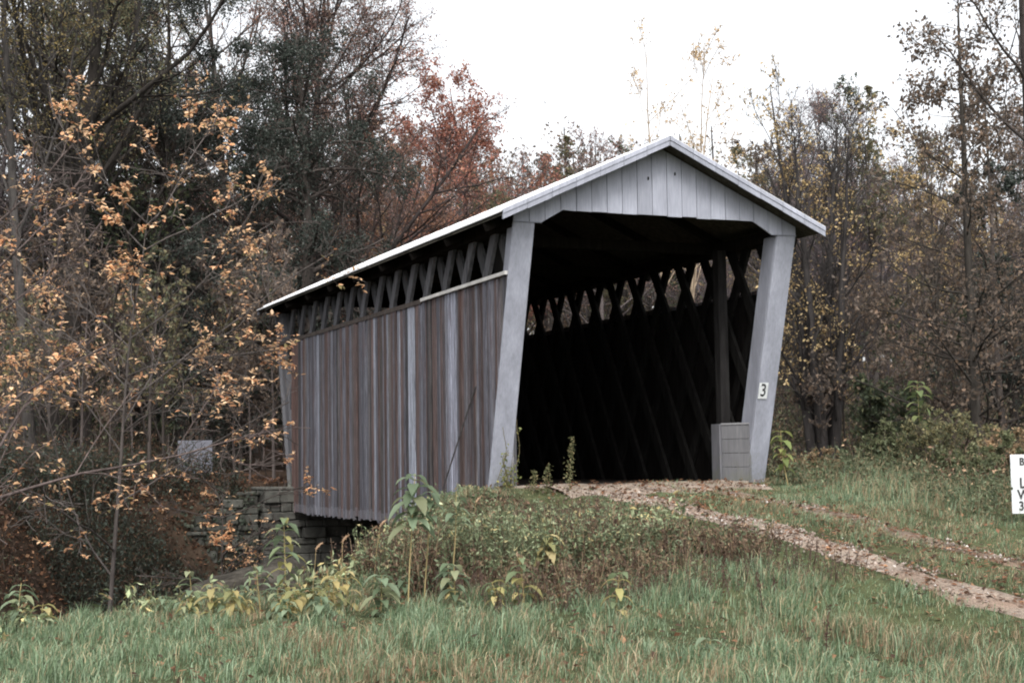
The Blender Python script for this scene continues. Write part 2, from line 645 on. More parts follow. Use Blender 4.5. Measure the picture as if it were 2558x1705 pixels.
# siding: upright boards, each its own width, weathering and length
rr = random.Random(5)
SIDEC = [(.098, .098, .115), (.108, .10, .10), (.078, .07, .076), (.125, .127, .148), (.20, .212, .25),
         (.10, .074, .07), (.046, .045, .05), (.16, .163, .19), (.09, .068, .066), (.115, .113, .127)]
SIDEW = [18, 14, 14, 10, 7, 11, 10, 7, 12, 10]
for side in (0, 1):
    mb = MB()
    y = lean(ZS, 0)+.05
    yend = L-.43
    while y < yend:
        w = rr.choice([.045, .07, .09, .11, .14, .18, .12])
        y1 = min(y+w, yend)
        g = rr.choice([.007, .011, .018, .030])
        c = np.array(rr.choices(SIDEC, SIDEW)[0])*rr.uniform(.62, 1.22)
        if side == 0 and y > yend-.55:
            c = np.array((.10, .066, .06))*rr.uniform(.8, 1.15)
        if side == 0 and -.35 < y-1.55 < .1:
            c = np.array((.23, .24, .29))
        if side == 0 and abs(y-3.45) < .12:
            c = np.array((.26, .28, .33))
        zb = ZB+rr.choice([rr.uniform(-.03, .02), rr.uniform(-.03, .02), rr.uniform(-.06, .06)])
        zt = ZS+rr.uniform(-.015, .01)

        def zl(yv):
            return max(zb, -(yv-.03)*H/P) if yv < .0 else zb
        a, b = y+g/2, y1-g/2
        o = rr.uniform(0, .02)
        cuts = [a, b] if not (a < 0.0 < b) else [a, -.0001, b]
        for u, v in zip(cuts[:-1], cuts[1:]):
            l0, l1 = zl(u), zl(v)
            if l0 > zt-.02:
                continue
            xx0, xx1 = (-.004-o, .022) if side == 0 else (W-.022, W+.004+o)
            # lower end weathers paler
            h1 = .16+.05*rr.random()
            A = [(xx0, u, l0), (xx0, v, l1), (xx0, v, min(l1+h1, zt)), (xx0, u, min(l0+h1, zt))]
            pale = c*.6+np.array((.19, .19, .215))*.4
            mb.hexa(A, [(xx1, p[1], p[2]) for p in A], pale if l0 == zb else c)
            A = [(xx0, u, min(l0+h1, zt)), (xx0, v, min(l1+h1, zt)), (xx0, v, zt), (xx0, u, zt)]
            mb.hexa(A, [(xx1, p[1], p[2]) for p in A], c)
        y = y1
    sd = mb.build('siding', M_SIDE, br)
    # dark sheet added behind the joints blocks daylight; interior shade put into its colour
    mb = MB()
    xa, xb = (.026, .05) if side == 0 else (W-.05, W-.026)
    mb.hexa([(xa, .14, .02), (xa, L-.5, ZB+.12), (xa, L-.5, ZS-.06), (xa, -.74, ZS-.06)],
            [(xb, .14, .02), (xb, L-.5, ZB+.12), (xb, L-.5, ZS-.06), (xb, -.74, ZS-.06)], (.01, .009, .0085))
    mb.build('siding_light_block', M_WOOD, sd)
    # nailing ledger on top of the siding
    mb = MB()
    xa, xb = (-.03, .06) if side == 0 else (W-.06, W+.03)
    mb.box((xa, 2.95, ZS-.05), (xb, L+.75, ZS+.03), (.07, .06, .055))
    mb.build('ledger', M_WOOD, br)
mb = MB()
mb.bar((-.035, lean(ZS, 0)+.03, ZS+.035), (-.035, 2.92, ZS+.005), .05, .055, C=(.55, .54, .52))
b_ = mb.build('top_batten', M_PAINT, br)
b_['label'] = 'pale wooden strip along the near part of the siding top'
# a stick leaning against the siding near the post
mb = MB()
mb.bar((-.20, 1.95, -.45), (-.03, .44, 1.64), .018, .018, up=(1, 0, 0), C=(.085, .08, .08))
st = mb.build('wooden_stick', M_WOOD)
tag(st, 'thin weathered stick leaning against the board siding beside the near post', 'stick')

# lattice trusses
SP = .93
TAN = math.tan(R_(60))
for side in (0, 1):
    mb = MB()
    for layer, sg in ((0, -1), (1, 1)):
        xc = (.11 if layer == 0 else .20) if side == 0 else (W-.11 if layer == 0 else W-.20)
        for k in range(-6, 22):
            yk = k*SP+.35
            zc_ = 3.20 if side == 0 else 3.66
            zz = np.linspace(-.4, 4.15, 60)
            yy = yk+sg*(zz-zc_)/TAN
            ok = (yy > lean(zz, 0)+.25) & (yy < L+P*zz/H-.25)
            if ok.sum() < 6:
                continue
            z0, z1 = zz[ok].min(), zz[ok].max()
            c = np.array((.10, .10, .107) if (side, layer) == (0, 0) else (.07, .07, .074) if side == 0 else (.012, .0115, .011))*rr.uniform(.8, 1.15)  # right truss near-black, left paler: shade and daylight put into the colour
            mb.bar((xc, yk+sg*(z0-zc_)/TAN, z0), (xc, yk+sg*(z1-zc_)/TAN, z1), .195, .06, up=(1, 0, 0), C=c)
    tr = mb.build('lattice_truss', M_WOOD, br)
    mb = MB()
    xa, xb = (.03, .29) if side == 0 else (W-.29, W-.03)
    mb.box((xa, -P+.12, 3.99), (xb, L+P-.12, 4.17), DARK)
    mb.build('top_chord', M_WOOD, tr)
    mb = MB()
    xa, xb = (.055, .30) if side == 0 else (W-.30, W-.055)
    mb.box((xa, .1, -.32), (xb, L-.1, -.02), DARK)
    mb.build('bottom_chord', M_WOOD, tr)

# floor, colour darkened to paint in the interior shade
mb = MB()
yy = .02
while yy < L:
    w = .24
    mb.box((.31, yy, -.05), (W-.31, yy+w-.008, .03+rr.uniform(0, .012)), np.array((.026, .023, .02))*rr.uniform(.7, 1.15))
    yy += w
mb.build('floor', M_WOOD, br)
for k in range(5):
    mb = MB()
    yy = .8+k*2.6
    mb.box((.31, yy, -.34), (W-.31, yy+.25, -.06), DARK)
    mb.build('floor_beam', M_WOOD, br)
# threshold plank
mb = MB()
mb.box((.36, -.16, -.08), (W-.40, .012, .062), (.30, .25, .21))
mb.build('threshold', M_GRAVEL, br)

# plank guard and stub posts inside the right portal
def guard(mir):
    fx = (lambda x: x) if not mir else (lambda x: W-x)
    A, B = np.array((fx(4.42), .35)), np.array((fx(4.66), -.14))
    d = (B-A)/np.linalg.norm(B-A)
    g = None
    mb = MB()
    for k in range(4):
        z0, z1 = .06+.235*k, .06+.235*(k+1)-.007
        mb.bar((A[0], A[1], (z0+z1)/2), (B[0], B[1], (z0+z1)/2), .045, z1-z0, C=np.array((.17, .17, .18))*rr.uniform(.88, 1.05))
    g = mb.build('guard_panel', M_PAINT, br)
    mb = MB()
    mb.box((fx(4.42)-.05, .36, .0), (fx(4.42)+.045, .62, 1.02), (.15, .15, .165))
    mb.build('guard_post', M_PAINT, g)
    mb = MB()
    mb.bar((A[0]-.0, A[1], 1.015), (B[0], B[1], 1.015), .07, .03, C=(.26, .26, .27))
    mb.build('guard_cap', M_PAINT, g)
    mb = MB()
    mb.box((fx(4.57)-.085, .46, .03), (fx(4.57)+.085, .63, 4.0), (.022, .021, .021))  # interior shade put into the post's colour
    mb.build('inner_post', M_WOOD, br)


guard(False)
guard(True)

# ------------------------------------------------------------------ number plate and signs
def flat_text(body, size, mat_, parent, loc, rot, align='CENTER', bold=.0, name='lettering', ext=.002, xs=1.0):
    cu = bpy.data.curves.new(name, 'FONT')
    cu.body = body
    cu.size = size
    cu.align_x = align
    cu.align_y = 'CENTER'
    cu.extrude = ext
    cu.offset = bold
    t = bpy.data.objects.new('tmp', cu)
    COL.objects.link(t)
    dg = bpy.context.evaluated_depsgraph_get()
    me = bpy.data.meshes.new_from_object(t.evaluated_get(dg))
    bpy.data.objects.remove(t)
    for v in me.vertices:
        v.co.x *= xs
    me.materials.clear()
    me.materials.append(mat_)
    o = link(name, me, parent)
    o.location = loc
    o.rotation_euler = rot
    return o


def flat_mat(name, col, rough=.6, lo=.85, hi=1.08, scale=14):
    m, nt, bs, out = mat(name)
    r = N(nt, 'ShaderNodeRGB')
    r.outputs[0].default_value = (*col, 1)
    c, f = noise_mul(nt, r.outputs[0], scale, lo, hi)
    nt.links.new(c, bs.inputs['Base Color'])
    bs.inputs['Roughness'].default_value = rough
    return m


M_SIGN = flat_mat('sign_white', (.55, .57, .58), .6, .8, 1.1, 9)
M_INK = flat_mat('sign_black', (.02, .02, .022))
M_SIGNBACK = flat_mat('sign_back_grey', (.17, .175, .21), .5, .8, 1.1, 6)
M_STEEL = flat_mat('sign_post', (.30, .31, .32), .6)

lean_a = math.atan2(P, H)
zc = 1.545
pl = empty('number_plate', (W+.015-PW+.095, lean(zc, 0)-.010, zc))
pl.rotation_euler = (R_(90)+lean_a, 0, 0)
tag(pl, 'small white plate with a black 3 on the right portal post', 'number plate')
mb = MB()
mb.box((-.085, -.135, -.004), (.085, .135, .004), (.8, .8, .8))
mb.build('plate', M_SIGN, pl)
flat_text('3', .30, M_INK, pl, (0, 0, .006), (0, 0, 0), bold=.002, xs=.82, name='numeral')


def road_sign(x, y, zb, w, h, rz, front, label, back_visible, post_low=.6):
    s = empty('road_sign', (x, y, float(height(x, y))), rz)
    dz = zb-float(height(x, y))
    tag(s, label, 'sign')
    mb = MB()
    mb.box((-w/2, -.012, dz), (w/2, .0, dz+h), (.8, .8, .8))
    p = mb.build('sign_board', M_SIGN if front else M_SIGNBACK, s, bevel=.003)
    mb = MB()
    mb.box((-.035, .004, -.3), (.035, .06, dz+h-.04), (.5, .5, .5))
    mb.build('post', M_STEEL, s)
    if front:
        for txt, sz, fz, x0 in front:
            flat_text(txt, sz, M_INK, p, (-w/2+x0, -.0165, dz+h*fz), (R_(90), 0, 0), 'LEFT', bold=.004, name='lettering', xs=.9)
    return s


# weight limit board facing traffic, at the right edge of the view
sx, sy = spot(2518, 20.4)
sgn = road_sign(sx+.42*.93, sy-.42*.36, -.36, .88, .80, -.38,
                [('BRIDGE', .14, .875, .12), ('SAFE', .15, .70, .22), ('LIMIT', .195, .51, .11), ('WEIGHT', .18, .315, .08), ('3 TONS', .17, .125, .09)],
                'white weight limit sign with black lettering standing in weeds right of the track', False)
sx, sy = spot(485, 39.4)
road_sign(sx, sy, .12, .90, .96, -.06, None, 'plain grey back of a sign board in the woods beyond the bridge', True)

# ------------------------------------------------------------------ abutments and stones
def stone_wall(name, a, b, thick, ztop_a, ztop_b, zbot, seed, label, col=(.075, .074, .066)):
    rr = random.Random(seed)
    a, b = np.array(a, float), np.array(b, float)
    ln = np.linalg.norm(b-a)
    d = (b-a)/ln
    nrm = np.array((-d[1], d[0]))
    root = empty(name, (a[0], a[1], zbot))
    tag(root, label, 'stone wall')
    mb = MB()
    z = zbot
    zmax = max(ztop_a, ztop_b)
    while z < zmax-.02:
        hh = rr.uniform(.09, .30)
        t = -rr.uniform(0, .3)
        while t < ln:
            w = rr.uniform(.2, .6)
            u0, u1 = max(t, 0), min(t+w, ln)
            zt = ztop_a+(ztop_b-ztop_a)*((u0+u1)/2/ln)
            if u1-u0 > .08 and z < zt:
                z1 = min(z+hh-.008, zt)
                if z1-z > .05:
                    o0, o1 = rr.uniform(0, .17), rr.uniform(-.07, .07)
                    p = [a+d*(u0+.005)-nrm*o0, a+d*(u1-.005)-nrm*(o0+o1), a+d*(u1-.005)+nrm*thick, a+d*(u0+.005)+nrm*thick]
                    mb.hexa([(q[0]-a[0], q[1]-a[1], z-zbot) for q in p], [(q[0]-a[0], q[1]-a[1], z1-zbot) for q in p],
                            np.array(col)*rr.uniform(.75, 1.2))
            t += w
        z += hh
    mb.build('masonry', M_STONE, root, bevel=.02)
    return root


stone_wall('abutment', (-.7, 11.75), (5.8, 11.75), 1.2, -.08, -.08, -3.1, 1, 'grey stone abutment under the far end of the bridge')
stone_wall('abutment', (5.6, .42), (-.35, .42), 1.0, -.16, -.16, -3.1, 2, 'stone abutment under the near portal behind the weedy bank')
stone_wall('wing_wall', (-3.3, 12.9), (-.75, 11.9), .8, -1.5, -.05, -3.1, 3, 'sloping grey stone wing wall left of the far abutment', (.06, .06, .052))


def boulder(name, loc, size, seed, col, label, flat=.55, rz=0.0):
    rng = np.random.default_rng(seed)
    import bmesh
    bm = bmesh.new()
    bmesh.ops.create_icosphere(bm, subdivisions=4, radius=1)
    V = np.array([v.co[:] for v in bm.verts])
    dirs = rng.normal(size=(14, 3))
    dirs /= np.linalg.norm(dirs, axis=1)[:, None]
    off = rng.uniform(.62, .95, 14)
    k = np.ones(len(V))
    for dd, o in zip(dirs, off):
        c = V@dd
        k = np.minimum(k, np.where(c > .05, o/np.maximum(c, .05), 9))
    k *= 1+.05*vnoise(V[:, 0]*3+V[:, 2], V[:, 1]*3-V[:, 2], .5, seed)+.03*vnoise(V[:, 0]*3-V[:, 2]*2, V[:, 1]*3+V[:, 2], .17, seed+1)
    for v, kk in zip(bm.verts, k):
        v.co *= kk
    me = bpy.data.meshes.new(name)
    bm.to_mesh(me)
    bm.free()
    a = me.color_attributes.new('Col', 'FLOAT_COLOR', 'POINT')
    c = np.ones((len(me.vertices), 4))
    c[:, :3] = col
    a.data.foreach_set('color', c.ravel())
    me.materials.append(M_ROCK)
    me.polygons.foreach_set('use_smooth', np.ones(len(me.polygons), bool))
    o = link(name, me)
    o.location = loc
    o.scale = size
    o.rotation_euler = (0, 0, rz)
    tag(o, label, 'rock')
    return o


lx, ly = spot(680, 24.5)
boulder('rock_ledge', (lx, ly, -2.0), (1.6, .8, 1.1), 4, (.05, .045, .038), 'low smooth grey brown ledge of rock in the gully beside the bridge', rz=-.45)
boulder('foundation_stone', (-.02, -.06, -.14), (.22, .16, .12), 6, (.52, .50, .50), 'whitish stone block under the foot of the near left post')

# ------------------------------------------------------------------ plants: shared tools
def pick_cols(rng, pal, n, jit=.25):
    cols = np.array([p[:3] for p in pal], float)
    w = np.array([p[3] for p in pal], float)
    k = rng.choice(len(pal), n, p=w/w.sum())
    return cols[k]*(1+jit*rng.uniform(-1, 1, (n, 1)))


def unit(v):
    return v/np.maximum(np.linalg.norm(v, axis=-1, keepdims=True), 1e-9)


def tubes(Pl, Rl, k):
    """(N,m,3) centre lines with (N,m) radii -> verts, quads with k sides"""
    Nn, m, _ = Pl.shape
    d = unit(Pl[:, -1]-Pl[:, 0])
    ref = np.where(np.abs(d[:, 2:3]) > .8, np.array([[1., 0, 0]]), np.array([[0, 0, 1.]]))
    U = unit(np.cross(d, ref))
    Vv = np.cross(d, U)
    a = np.arange(k)*2*math.pi/k
    ring = U[:, None, None]*np.cos(a)[None, None, :, None]+Vv[:, None, None]*np.sin(a)[None, None, :, None]
    V = Pl[:, :, None]+ring*Rl[:, :, None, None]
    idx = np.arange(Nn*m*k).reshape(Nn, m, k)
    nx_ = np.roll(idx, -1, 2)
    Qd = np.stack([idx[:, :-1], nx_[:, :-1], nx_[:, 1:], idx[:, 1:]], -1).reshape(-1, 4)
    return V.reshape(-1, 3), Qd


def polyline(rng, start, dirs, length, m, trop=0.0, wob=.1, grav=None):
    Nn = len(start)
    Pl = np.zeros((Nn, m, 3))
    Pl[:, 0] = start
    d = unit(dirs)
    st = (length/(m-1))[:, None]
    for j in range(1, m):
        d = unit(d+rng.normal(0, wob, (Nn, 3))+np.array([0, 0, 1.])*trop)
        Pl[:, j] = Pl[:, j-1]+d*st
    return Pl


def children(rng, Pl, Rl, K, t0, t1, ang, lr, m, trop, wob, rr_, taper=.6, lpow=1.0, minr=.006):
    Nn, mm, _ = Pl.shape
    t = rng.uniform(t0, t1, (Nn, K))
    t = np.sort(t, 1)
    f = t*(mm-1)
    i0 = np.minimum(f.astype(int), mm-2)
    fr = (f-i0)[..., None]
    ar = np.arange(Nn)[:, None]
    pos = Pl[ar, i0]*(1-fr)+Pl[ar, i0+1]*fr
    rad = Rl[ar, i0]*(1-fr[..., 0])+Rl[ar, i0+1]*fr[..., 0]
    tan = unit(Pl[ar, i0+1]-Pl[ar, i0])
    plen = np.linalg.norm(np.diff(Pl, axis=1), axis=2).sum(1)[:, None]
    az = rng.uniform(0, 2*math.pi, (Nn, 1))+np.arange(K)[None]*2.4+rng.normal(0, .3, (Nn, K))
    ref = np.where(np.abs(tan[..., 2:3]) > .85, np.array([1., 0, 0]), np.array([0, 0, 1.]))
    U = unit(np.cross(tan, ref))
    Vv = np.cross(tan, U)
    side = U*np.cos(az)[..., None]+Vv*np.sin(az)[..., None]
    an = rng.uniform(ang[0], ang[1], (Nn, K))[..., None]
    d = tan*np.cos(an)+side*np.sin(an)
    ln = plen*lr*(1-taper*((t-t0)/max(t1-t0, 1e-6)))*rng.uniform(.7, 1.25, (Nn, K))
    P2 = polyline(rng, pos.reshape(-1, 3), d.reshape(-1, 3), ln.ravel(), m, trop, wob)
    r0 = np.maximum(rad*rr_, minr).ravel()
    R2 = np.maximum(r0[:, None]*np.linspace(1, .35, m)[None], minr*.8)
    return P2, R2


def leaves_at(rng, pos, size, pal, width=.55, flat=0.0, jit=.25, hang=0.0, cl=None, round_=False):
    n_ = len(pos)
    a = unit(rng.normal(size=(n_, 3))+np.array([0, 0, -hang]))
    b = rng.normal(size=(n_, 3))
    if flat:
        b = b*(1-flat)+np.array([0, 0, 1.])*flat*2
        a = a*np.array([1, 1, 1-flat])
        a = unit(a)
    s_ = unit(np.cross(a, b))
    ln = size*rng.uniform(.65, 1.3, (n_, 1))
    nn = np.cross(s_, a)
    if round_:
        cu = rng.uniform(-.25, .1, (n_, 1))
        fo = rng.uniform(.05, .3, (n_, 1))
        e = nn*ln
        V = np.stack([pos, pos+a*ln*.28+s_*ln*width*.42+e*fo*.6, pos+a*ln*.68+s_*ln*width*.40+e*(fo*.6+cu*.5), pos+a*ln+e*cu,
                      pos+a*ln*.68-s_*ln*width*.40+e*(fo*.6+cu*.5), pos+a*ln*.28-s_*ln*width*.42+e*fo*.6], 1)
        c = pick_cols(rng, pal, n_, jit)
        if cl is not None:
            c = c*cl
        b0 = np.arange(n_)[:, None]*6
        Qd = np.concatenate([b0+np.array([[0, 1, 2, 3]]), b0+np.array([[0, 3, 4, 5]])], 0)
        return V.reshape(-1, 3), Qd, np.repeat(c[:, None], 6, 1).reshape(-1, 3)
    V = np.stack([pos, pos+a*ln*.5+s_*ln*width*.5+nn*ln*.08, pos+a*ln, pos+a*ln*.5-s_*ln*width*.5+nn*ln*.08], 1)
    c = pick_cols(rng, pal, n_, jit)
    if cl is not None:
        c = c*cl
    C = np.repeat(c[:, None], 4, 1)
    Qd = np.arange(n_*4).reshape(n_, 4)
    return V.reshape(-1, 3), Qd, C.reshape(-1, 3)


def along(rng, Pl, n_, t0=.2):
    Nn, m, _ = Pl.shape
    t = rng.uniform(t0, 1, (Nn, n_))*(m-1)
    i0 = np.minimum(t.astype(int), m-2)
    fr = (t-i0)[..., None]
    ar = np.arange(Nn)[:, None]
    return (Pl[ar, i0]*(1-fr)+Pl[ar, i0+1]*fr).reshape(-1, 3)


def tree_mesh(seed, h=14, r=.2, stems=1, fan=0.0, rr0=.55, K=(16, 9, 7), t0=.25, ang=((.5, 1.0), (.5, 1.1), (.4, 1.2)),
              lr=(.42, .45, .45), trop=(.08, .05, .0), wob=(.03, .10, .14, .18), bark=(.10, .085, .075), leaf=6, lsize=.1,
              pal=((.1, .1, .05, 1),), hang=.3, ltop=None, lean=(0, 0), minr=.008, keep=1.0, taper=.6, jit=.3, spread=0.0, flat=0.0, clump=None, cs=1.4, round_=False):
    """meshes (trunk with limbs, crown with twigs and leaves) of one tree"""
    rng = np.random.default_rng(seed)
    m0 = 12
    st = np.zeros((stems, 3))
    az = rng.uniform(0, 6.28)+np.arange(stems)*2*math.pi/max(stems, 1)
    fa = fan*rng.uniform(.4, 1.1, stems)
    d = np.stack([np.sin(fa)*np.cos(az)+lean[0], np.sin(fa)*np.sin(az)+lean[1], np.cos(fa)], -1)
    if stems > 1:
        st[:, :2] = .16*np.stack([np.cos(az), np.sin(az)], -1)*rng.uniform(.4, 1.2, (stems, 1))
    hh = h*rng.uniform(.78, 1.0, stems) if stems > 1 else np.array([h])
    st[:, 2] = -.35
    P0 = polyline(rng, st, d, hh, m0, .03, wob[0])
    tt = np.linspace(0, 1, m0)
    prof = (1-tt)**.85*.93+.07
    prof[0] *= 1.45
    R0 = r*(rng.uniform(.6, 1, (stems, 1)) if stems > 1 else 1)*prof[None]
    P1, R1 = children(rng, P0, R0, K[0], t0, .98, ang[0], lr[0], 7, trop[0], wob[1], rr0, taper, minr=.014)
    P2, R2 = children(rng, P1, R1, K[1], .22, 1, ang[1], lr[1], 5, trop[1], wob[2], .55, .5, minr=minr)
    P3, R3 = children(rng, P2, R2, K[2], .15, 1, ang[2], lr[2], 4, trop[2], wob[3], .6, .4, minr=minr*.8)
    V0, Q0 = tubes(P0, R0, 8)
    V1, Q1 = tubes(P1, R1, 5)
    V = np.concatenate([V0, V1])
    Qd = np.concatenate([Q0, Q1+len(V0)])
    bk = np.array(bark)
    C = bk[None]*(1+.25*rng.uniform(-1, 1, (len(V), 1)))
    trunk = mesh_np('trunk', V, Qd, None, C, [M_BARK], smooth=True)
    V2, Q2 = tubes(P2, R2, 3)
    V3, Q3 = tubes(P3, R3, 3)
    cv, cq, cc, mi = [V2, V3], [Q2, Q3+len(V2)], [np.repeat(bk[None]*1.05, len(V2)+len(V3), 0)], [np.zeros(len(Q2)+len(Q3), int)]
    off = len(V2)+len(V3)
    if leaf > 0:
        nl = max(1, int(round(leaf)))
        pos = along(rng, P3, nl)
        tint = np.repeat(.65+.7*rng.random(len(P3)), nl)[:, None]
        kk = rng.random(len(pos)) < keep*min(1, leaf/nl)
        zrel = pos[:, 2]/h
        if ltop is not None:
            kk &= rng.random(len(pos)) < np.clip((zrel-ltop[0])/(ltop[1]-ltop[0]), .03, 1)
        if clump is not None:
            nz = vnoise(pos[:, 0]+.6*pos[:, 2], pos[:, 1]-.7*pos[:, 2], cs, seed)
            kk &= rng.random(len(pos)) < sstep(clump-.25, clump+.25, nz)
        pos = pos[kk]
        if spread:
            pos = pos+rng.normal(0, spread, pos.shape)
        lv, lq, lc = leaves_at(rng, pos, lsize, pal, hang=hang, cl=tint[kk], jit=jit, flat=flat, round_=round_)
        cv.append(lv)
        cq.append(lq+off)
        cc.append(lc)
        mi.append(np.ones(len(lq), int))
    crown = mesh_np('crown', np.concatenate(cv), np.concatenate(cq), None, np.concatenate(cc), [M_BARK, M_LEAF],
                    np.concatenate(mi))
    return trunk, crown


def plant_tree(meshes, x, y, label, s=1.0, rz=None, group=None, name='tree', dz=0.0, sz=None, cat='tree'):
    o = empty(name, (x, y, float(height(x, y))+dz), random.uniform(0, 6.28) if rz is None else rz)
    o.scale = (s, s, sz or s)
    tag(o, label, cat, group)
    t = link('trunk', meshes[0], o)
    c = link('crown', meshes[1], o)
    return o


# palettes (albedo)
ORANGE = ((.78, .49, .28, 4), (.66, .37, .21, 2.5), (.86, .62, .40, 4), (.44, .22, .12, 1.2), (.30, .25, .12, .9))
RUST = ((.27, .135, .085, 3), (.33, .18, .11, 2), (.18, .10, .07, 2))
OLIVE = ((.17, .155, .09, 3), (.125, .135, .085, 3), (.24, .20, .11, 2), (.13, .09, .06, 1))
DKGREEN = ((.046, .058, .047, 4), (.075, .088, .076, 3), (.030, .036, .030, 3), (.16, .17, .155, .8))
PINK = ((.30, .185, .155, 3), (.24, .15, .13, 2), (.38, .26, .19, 1))
YEL = ((.56, .42, .21, 3), (.44, .31, .15, 2), (.64, .50, .29, 1))
BROWN = ((.17, .13, .10, 3), (.13, .105, .088, 2), (.24, .165, .115, 1))
GREEN = ((.10, .125, .075, 3), (.075, .095, .058, 3), (.18, .185, .10, 1.3))

# --- hero trees
def hero(u, depth, label, s=1.0, rz=None, name='tree', **kw):
    x, y = spot(u, depth)
    return plant_tree(tree_mesh(**kw), x, y, label, s, rz, name=name)


# orange leaved beech whose sprays hang in front of the bridge's far corner
hero(265, 23, 'slender beech with bright orange leaves spreading in front of the dark woods', name='beech_tree', rz=.35,
     seed=2, h=8.3, r=.042, flat=.65, K=(20, 9, 6), t0=.22, ang=((.8, 1.35), (.4, 1.0), (.4, 1.1)), lr=(.52, .42, .40),
     trop=(.02, .01, 0), bark=(.075, .065, .06), round_=True, clump=.22, cs=.75, leaf=9, keep=.85, lsize=.078, pal=ORANGE, hang=.1, taper=.5)
hero(-40, 19, 'orange leaved beech branching in from the left edge above the gully', name='beech_tree', rz=1.3,
     seed=5, h=7.4, r=.07, flat=.65, K=(18, 8, 6), t0=.3, ang=((.8, 1.3), (.4, 1.0), (.4, 1.1)), lr=(.50, .42, .42),
     trop=(.03, .01, 0), bark=(.09, .07, .065), round_=True, clump=.12, cs=.7, leaf=9, keep=.85, lsize=.078, pal=ORANGE, hang=.1, taper=.5)
hero(560, 27, 'low orange beech sapling reaching toward the far corner of the siding', name='beech_tree', rz=0.2,
     seed=8, h=3.9, r=.035, flat=.65, K=(13, 8, 5), t0=.2, ang=((1.0, 1.45), (.4, .9), (.4, 1.1)), lr=(.58, .40, .38),
     trop=(.0, .0, 0), bark=(.06, .05, .045), round_=True, clump=.2, cs=.5, leaf=10, keep=.8, lsize=.075, pal=ORANGE, hang=.1, taper=.45)

# dark bluish evergreens on the left
EVG = dict(K=(58, 10, 7), t0=.12, ang=((1.1, 1.6), (.6, 1.2), (.5, 1.2)), lr=(.30, .45, .5), trop=(-.02, -.06, -.08),
           bark=(.06, .05, .045), leaf=18, lsize=.085, pal=DKGREEN, hang=.8, taper=.62, spread=.10, clump=-.5, cs=1.3)
hero(760, 43, 'dense dark blue green evergreen standing behind the far end of the roof', name='evergreen_tree', seed=21, h=13.2, r=.25, **EVG)
hero(430, 46, 'tall dark evergreen showing between the orange beech branches', name='evergreen_tree', seed=22, h=15.5, r=.25, **EVG)

# bare spreading tree with pinkish leaves
hero(800, 46, 'tall spreading tree with bare dark limbs and thin pinkish leaves against the sky', name='maple_tree', rz=2.2,
     seed=31, h=17.5, r=.24, K=(26, 12, 13), t0=.22, ang=((.45, .95), (.4, 1.0), (.4, 1.1)), lr=(.42, .42, .42), trop=(.06, .04, .0),
     bark=(.04, .032, .03), leaf=5, keep=.9, lsize=.09, pal=PINK, hang=.3, ltop=(.12, .45), spread=.10, taper=.5)
hero(620, 55, 'high branching tree with thin reddish foliage left of the pinkish spreading tree', name='maple_tree', rz=.8,
     seed=32, h=19, r=.26, K=(20, 10, 8), t0=.3, ang=((.4, .9), (.4, 1.0), (.4, 1.1)), lr=(.42, .42, .42), trop=(.06, .04, .0),
     bark=(.07, .06, .055), leaf=3, keep=.8, lsize=.095, pal=RUST, hang=.3, taper=.5)
hero(905, 48, 'finely twigged pinkish brown tree beside the spreading bare limbed tree', name='maple_tree', rz=4.0,
     seed=44, h=13.6, r=.17, K=(24, 12, 12), t0=.2, ang=((.45, .9), (.4, 1.0), (.4, 1.1)), lr=(.36, .42, .42), trop=(.06, .04, .0),
     bark=(.085, .065, .06), leaf=4, keep=.9, lsize=.09, pal=PINK+BROWN, hang=.3, taper=.5, spread=.1)
# red brown tree above the roof
hero(1180, 66, 'rounded red brown tree rising above the middle of the bridge roof', name='oak_tree', rz=1.0,
     seed=33, h=16.4, r=.22, K=(26, 11, 9), t0=.22, ang=((.6, 1.1), (.5, 1.0), (.4, 1.2)), lr=(.36, .45, .42), trop=(.05, .03, .0),
     bark=(.10, .07, .065), leaf=6, keep=.95, lsize=.15, spread=.12, pal=((.36, .16, .12, 3), (.27, .12, .09, 2), (.44, .24, .16, 1)), hang=.3)
hero(1010, 60, 'rust coloured tree low behind the left slope of the roof', name='oak_tree', rz=2.0,
     seed=34, h=12.6, r=.2, K=(26, 11, 9), t0=.2, ang=((.6, 1.1), (.5, 1.0), (.4, 1.2)), lr=(.40, .45, .42), trop=(.05, .03, .0),
     bark=(.09, .07, .065), leaf=5, keep=.9, lsize=.12, pal=RUST, hang=.3)
# pale yellow thin tree above the ridge
hero(1690, 62, 'thin airy tree with pale yellow leaves rising behind the roof peak', name='birch_tree', rz=.5,
     seed=35, h=17.6, r=.12, stems=3, fan=.12, K=(16, 7, 4), t0=.35, ang=((.4, .9), (.4, 1.0), (.4, 1.2)), lr=(.22, .42, .42), trop=(.05, .03, .0),
     bark=(.32, .25, .18), leaf=2, keep=.8, lsize=.12, pal=((.62, .46, .26, 1), (.55, .38, .2, 1)), hang=.3, minr=.006)
# clump with several upright stems to the right of the bridge
hero(2052, 41, 'clump of upright grey stems with small yellow leaves right of the portal', name='elm_tree', rz=.9,
     seed=36, h=12.6, r=.23, stems=6, fan=.17, rr0=.35, K=(15, 8, 6), t0=.22, ang=((.3, .75), (.4, .9), (.4, 1.0)), lr=(.28, .42, .42), trop=(.08, .04, .0),
     bark=(.038, .034, .033), leaf=2, keep=.85, lsize=.10, clump=.0, pal=YEL, hang=.3, taper=.5)
